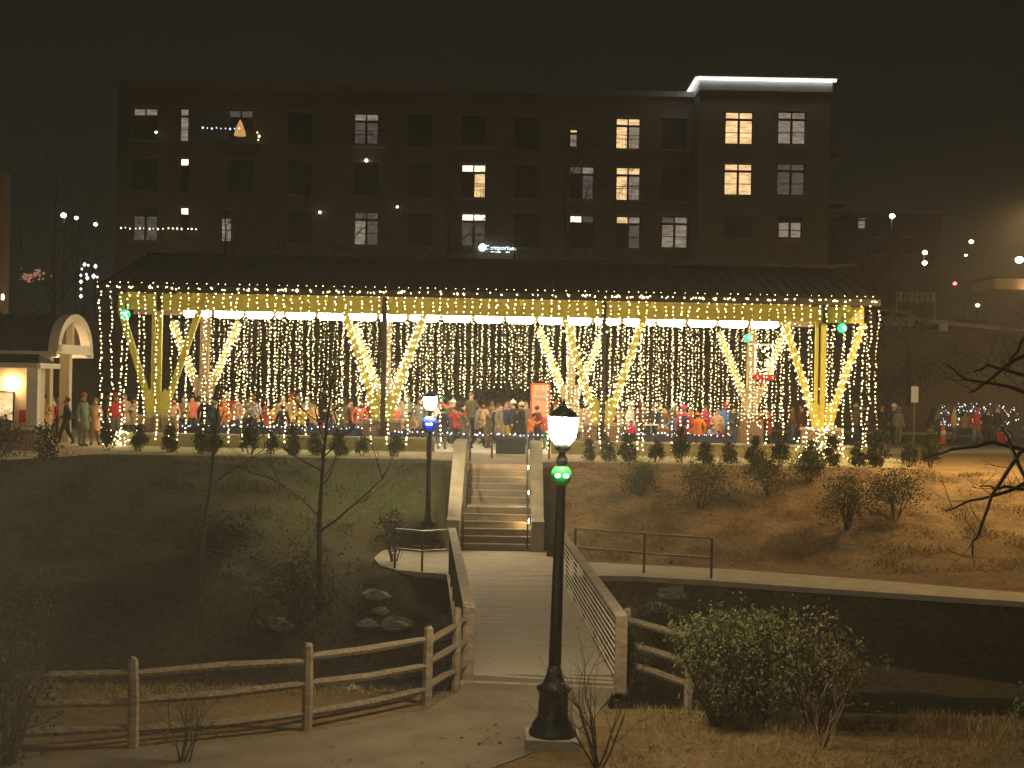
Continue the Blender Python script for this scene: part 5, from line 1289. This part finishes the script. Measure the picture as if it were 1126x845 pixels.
# ------------------------------------------------------------------ right side: parking, cars, lamps, signs
PZ = ZP + 6.6
tyre = mat('tyre', (.015, .015, .015), rough=.9); rim = mat('rim', (.4, .4, .4), rough=.3, metal=.8); glass = mat('car_glass', (.02, .022, .025), rough=.06, spec=.6)
def car(loc, rz, paint, label, L=4.5, suv=False, group='parked cars'):
    t = thing('parked_car', label, 'car', loc, R(rz), group)
    h = 1.72 if suv else 1.45
    prof = [(-L / 2, .42), (-L / 2 + .05, .78), (-L * .30, .92), (-L * .17, h - .06), (-L * .05, h), (L * .20, h), (L * (.36 if not suv else .42), h - .1), (L * (.44 if not suv else .47), .95), (L / 2, .85), (L / 2, .40), (L * .40, .28), (-L * .42, .28)]
    def ext(pr, w0, name, m, par):
        b = MB(); n = len(pr)
        b.v = [(x, -w0 * (1 if z < 1 else .86), z) for x, z in pr] + [(x, w0 * (1 if z < 1 else .86), z) for x, z in pr]
        b.f = [tuple(range(n)), tuple(reversed(range(n, 2 * n)))] + [(k, n + k, n + (k + 1) % n, (k + 1) % n) for k in range(n)]; b.mi = [0] * len(b.f)
        return b.build(name, m, par, local=True)
    bd = ext(prof, .88, 'body', paint, t)
    for sy in (-1, 1):
        for q0, q1 in ((-.155, .06), (.08, .30)):
            b = MB(); y = sy * .80; b.face([(L * q0 - .02, y * 1.10, .95), (L * q1, y * 1.10, .95), (L * min(q1, .27), y * .965, h - .12), (L * (q0 + .05), y * .965, h - .12)]); b.build('side_window', glass, bd, local=True)
        for wx in (-L * .31, L * .30):
            b = MB(); b.lathe([(.33, -.11), (.34, -.06), (.34, .06), (.33, .11)], 18, (wx, sy * .80, .33), M=Matrix.Rotation(R(90), 3, 'X')); wl = b.build('wheel', tyre, t, local=True)
            b = MB(); b.lathe([(.2, -.12), (.2, .12)], 12, (wx, sy * .805, .33), M=Matrix.Rotation(R(90), 3, 'X')); b.build('rim', rim, wl, local=True)
        b = MB(); b.box((-L / 2 + .02, sy * .66, .74), (.06, .3, .14)); b.build('headlight', rim, t, local=True)
        b = MB(); b.box((L / 2 - .0, sy * .70, .80), (.05, .22, .16)); b.build('tail_light', mat('tail_red', (.3, .01, .01), rough=.3), t, local=True)
    for q, nm in (((-.155 - .14, -.155 + .012), 'windscreen'), ((.37, .45), 'rear_window')):
        x0, x1 = L * q[0], L * q[1]; b = MB()
        if nm == 'windscreen': b.face([(-L * .295, -.68, .96), (-L * .295, .68, .96), (-L * .182, .62, h - .09), (-L * .182, -.62, h - .09)])
        else: b.face([(L * (.445 if not suv else .475), -.62, .98), (L * (.445 if not suv else .475), .62, .98), (L * (.372 if not suv else .43), .58, h - .13), (L * (.372 if not suv else .43), -.58, h - .13)])
        b.v = [(x + (-.03 if nm == 'windscreen' else .03), y, z) for x, y, z in b.v]; b.build(nm, glass, bd, local=True)
    return t
paintw = mat('silver_paint', (.45, .45, .45), rough=.3, spec=.6); paintd = mat('dark_paint', (.03, .03, .035), rough=.3, spec=.6)
car((XD(967, 108, PZ + 1), 108, PZ - .03), 170, paintw, 'silver car parked beyond the pavilion roof, nearest the building')
car((XD(982, 101, PZ + 1), 101, PZ - .03), 190, paintw, 'pale car with red tail light above the pavilion corner')
car((XD(1060, 112, PZ + 1), 112, PZ - .03), 185, paintd, 'dark car parked far right on the upper level')
# decorated car by the group on the right
dc = car((XD(1071, 69.5, ZP + 1), 69.5, ZP), 172, paintd, 'dark car covered in white fairy lights behind the group on the right', 4.3, True)
pts = [(rng.uniform(-1.9, 1.9), -.95 + rng.uniform(-.05, .05), rng.uniform(.8, 1.85)) for k in range(120)]
pts.sort(key=lambda q: round(q[0] * 2)); b = MB()
for q in pts: b.octa(q, .026 * rng.uniform(.4, 1.5))
c2 = MB(); c2.tube(pts, .004, 3); o = c2.build('car_fairy_lights', cablemat, None, local=True); o.location = dc.location
tag(o, 'scattered white fairy lights draped over the dark car', 'string lights')
k = b.build('bulbs', glow('white_fairy', (.9, .93, 1.0), 1.3), o, local=True); k['kind'] = 'stuff'
# traffic cone, bucket, crate
p = Vector((XD(1037, 65.4, ZP + .4), 65.4, ZP + .006)); t = thing('traffic_cone', 'orange traffic cone left of the decorated car', 'traffic cone', p)
b = MB(); b.box((0, 0, .02), (.42, .42, .04)); b.build('base', tyre, t, local=True)
b = MB(); b.lathe([(.17, .04), (.10, .55), (.035, 1.0)], 14); cn = b.build('cone', mat('cone_orange', (.7, .13, .03), rough=.5), t, True, local=True)
b = MB(); b.lathe([(.125, .45), (.10, .62)], 14); b.build('band', whitepaint, cn, True, local=True)
p = Vector((XD(1101, 65.2, ZP + .4), 65.2, ZP + .006)); t = thing('red_bucket', 'bright red bucket on the ground right of the group', 'bucket', p)
b = MB(); b.lathe([(.16, 0), (.22, .55), (.24, .56), (.24, .6)], 16); b.build('body', redc, t, True, local=True); b = MB(); b.tube([(-.23, 0, .58), (-.15, 0, .78), (.15, 0, .78), (.23, 0, .58)], .012, 5); b.build('handle', greymetal, t, local=True)
p = Vector((XD(1062, 64.9, ZP + .4), 64.9, ZP + .006)); t = thing('green_bench', 'low green bench in front of the decorated car', 'bench', p)
b = MB(); b.box((0, 0, .42), (1.5, .35, .06)); b.build('seat', mat('green_paint', (.015, .14, .07), rough=.6), t, local=True)
for s_ in (-.6, .6): b = MB(); b.box((s_, 0, .2), (.07, .32, .4)); b.build('leg', darksteel, t, local=True)
# street sign
p = Vector((XD(1005, 64.6, ZP + 1), 64.6, ZP)); t = thing('street_sign', 'narrow white street sign on a post right of the pavilion', 'sign', p)
hz_ = P(1005, 424, 64.6).z - ZP; b = MB(); b.box((0, 0, hz_ / 2), (.06, .06, hz_)); b.build('pole', greymetal, t, local=True)
b = MB(); b.box((0, -.05, hz_ - .4), (.32, .02, .72)); b.build('plate', whitepaint, t, local=True)
# roadside barrier arms / guard rail up on the bank
gr = thing('guard_rail', 'pale metal guard rail along the upper parking edge', 'guard rail', (XD(1060, 97, 9), 97, 8.2))
a_, c_ = P(1020, 353, 97), P(1200, 372, 97); b = MB(); b.bar(a_, c_, .08, .26, up=(0, 0, 1)); b.build('rail', mat('galvanised', (.5, .5, .48), rough=.5, metal=.3), gr)
for k in range(8):
    q = a_.lerp(c_, (k + .5) / 8); b = MB(); b.box((q.x, q.y + .12, q.z - .45), (.1, .1, 1.1)); b.build('post', darksteel, gr)
q = P(1037, 362, 96); b = MB(); b.box((q.x, 96, q.z - .3), (.55, .4, 1.3)); o = b.build('utility_box', whitepaint); tag(o, 'small grey utility box below the guard rail', 'utility box')
hr_ = thing('parking_railing', 'short white arched railing beside the pale parked car', 'railing', (XD(1008, 99, 9.5), 99, 8.6))
for k in range(7):
    q = P(990 + k * 6, 328, 99); b = MB(); b.box((q.x, 99, q.z + .05), (.22, .06, .7)); b.build('baluster', whitepaint, hr_)
q0, q1 = P(984, 322, 99), P(1030, 322, 99); b = MB(); b.bar(q0, q1, .06, .08); b.build('top_rail', whitepaint, hr_)
b = MB(); 
for k in (0, 1): 
    q = P(986 + 42 * k, 330, 99); b.box((q.x, 99, q.z - .6), (.08, .08, 2.2))
b.build('post', whitepaint, hr_)
def far_lamp(px_, py_, D, label, col, s_, r=.16, base=None, heads=1):
    p = P(px_, py_, D); z0 = H(p.x, D) if base is None else base
    t = thing('parking_light', label, 'street lamp', (p.x, D, z0), 0, 'distant street and parking lights')
    b = MB(); b.tube([(0, .15, -.1), (0, .15, p.z - z0 + .2)], [.07, .05], 8); b.build('pole', darksteel, t, local=True)
    for k in range(heads):
        b = MB(); b.blob((0, 0, p.z - z0 - k * .75), (r, r, r * .8), 1, .03); b.build('lamp_head', glow('far_' + '%02d%02d%02d_%d' % (col[0] * 99, col[1] * 99, col[2] * 99, s_ * 10), col, s_), t, True, local=True)
    b = MB(); b.bar((0, .15, p.z - z0 + .18), (0, -.1, p.z - z0 + .18), .3, .05); b.build('arm', darksteel, t, local=True)
far_lamp(981, 238, 112, 'brightest white parking light on a pole right of the corner block', (1, .97, .88), 60, .2)
far_lamp(1017, 278, 105, 'double-headed white lamp above the parked cars', (1, .97, .9), 25, .17, heads=2)
far_lamp(1068, 266, 140, 'small yellow street light far right', (1, .8, .25), 25, .2)
far_lamp(1062, 281, 150, 'tiny white light below the yellow street light', (1, .95, .9), 6, .14)
far_lamp(1050, 312, 150, 'red traffic light far right', (1, .06, .08), 9, .2)
far_lamp(1086, 315, 130, 'small warm light left of the canopy', (1, .8, .6), 20, .17)
far_lamp(1121, 286, 120, 'large white light above the canopy at the right edge', (1, .93, .95), 14, .34)
far_lamp(70, 237, 110, 'white street light highest of the three on the left', (1, .96, .85), 25, .2)
far_lamp(84, 240, 112, 'middle of the three street lights on the left', (1, .96, .85), 10, .15)
far_lamp(105, 247, 114, 'lowest of the three street lights on the left', (1, .96, .85), 9, .15)
far_lamp(1075, 336, 118, 'faint white light between the parked cars and canopy', (1, .95, .9), 1.2, .2)
# red brick building beyond and lit canopy
rb = thing('far_brick_building', 'dim red brick building behind the parking lights', 'building', (XD(985, 135, 12), 135, 8.6))
x0, x1, z1 = P(936, 236, 135).x, P(1036, 236, 135).x, P(985, 236, 135).z
wr = [wrect(948, 239, 252, 9, 135), wrect(1000, 262, 280, 12, 135), wrect(965, 262, 280, 12, 135)]
facade(rb, 135, x0, x1, 8.4, z1, wr, brick_mat('red_brick', (.16, .06, .045), (.2, .08, .06), (.2, .17, .14)))
for q, st_ in zip(wr, ('dim', 'dark', 'dark')): window(rb, 135, *q, (st_,) * 4, narrow=True)
b = MB(); b.box(((x0 + x1) / 2, 140.4, (8.4 + z1) / 2), (x1 - x0 - .02, 10, z1 - 8.4)); b.build('building_core', brick, rb)
b = MB(); b.box(((x0 + x1) / 2, 140, z1 + .15), (x1 - x0 + .4, 10.6, .3)); b.build('cornice', trim, rb)
q = P(1094, 312, 84); cp = thing('timber_canopy', 'warm-lit timber canopy roof cut by the right edge', 'canopy', (q.x + 2, 84, ZP))
b = MB(); b.box((q.x + 3, 86, q.z), (6, 4, .62)); b.build('fascia', palewood, cp)
b = MB(); b.box((q.x + 3, 86, q.z + .36), (6.3, 4.3, .1)); b.build('roof', darkroof, cp)
for s_ in (4.2, 5.6): b = MB(); b.box((q.x + s_, 87.4, (q.z - .31 + 1.9) / 2), (.3, .3, q.z - .31 - 1.9)); b.build('post', palewood, cp)
b = MB(); b.box((q.x + 3, 83.6, q.z - .45), (2.2, .12, .1)); b.build('strip_lamp', glow('canopy_lamp', (1, .62, .3), 30), cp)
# ------------------------------------------------------------------ thin haze volume added to imitate lens veil and bloom
hb = MB(); hb.box((0, 60, 17.4), (430, 330, 42)); hz_o = hb.build('haze', [], local=True)
hz_o['kind'] = 'stuff'; hz_o['label'] = 'thin added haze imitating lens veil and bloom over the whole place'
hm = bpy.data.materials.new('haze'); hm.use_nodes = True; hn = hm.node_tree.nodes; hn.clear()
ho = hn.new('ShaderNodeOutputMaterial'); pvn = hn.new('ShaderNodeVolumePrincipled'); pvn.inputs['Color'].default_value = (.95, .92, .85, 1); pvn.inputs['Density'].default_value = .0014; pvn.inputs['Anisotropy'].default_value = .3
hm.node_tree.links.new(pvn.outputs[0], ho.inputs['Volume']); hz_o.data.materials.append(hm)
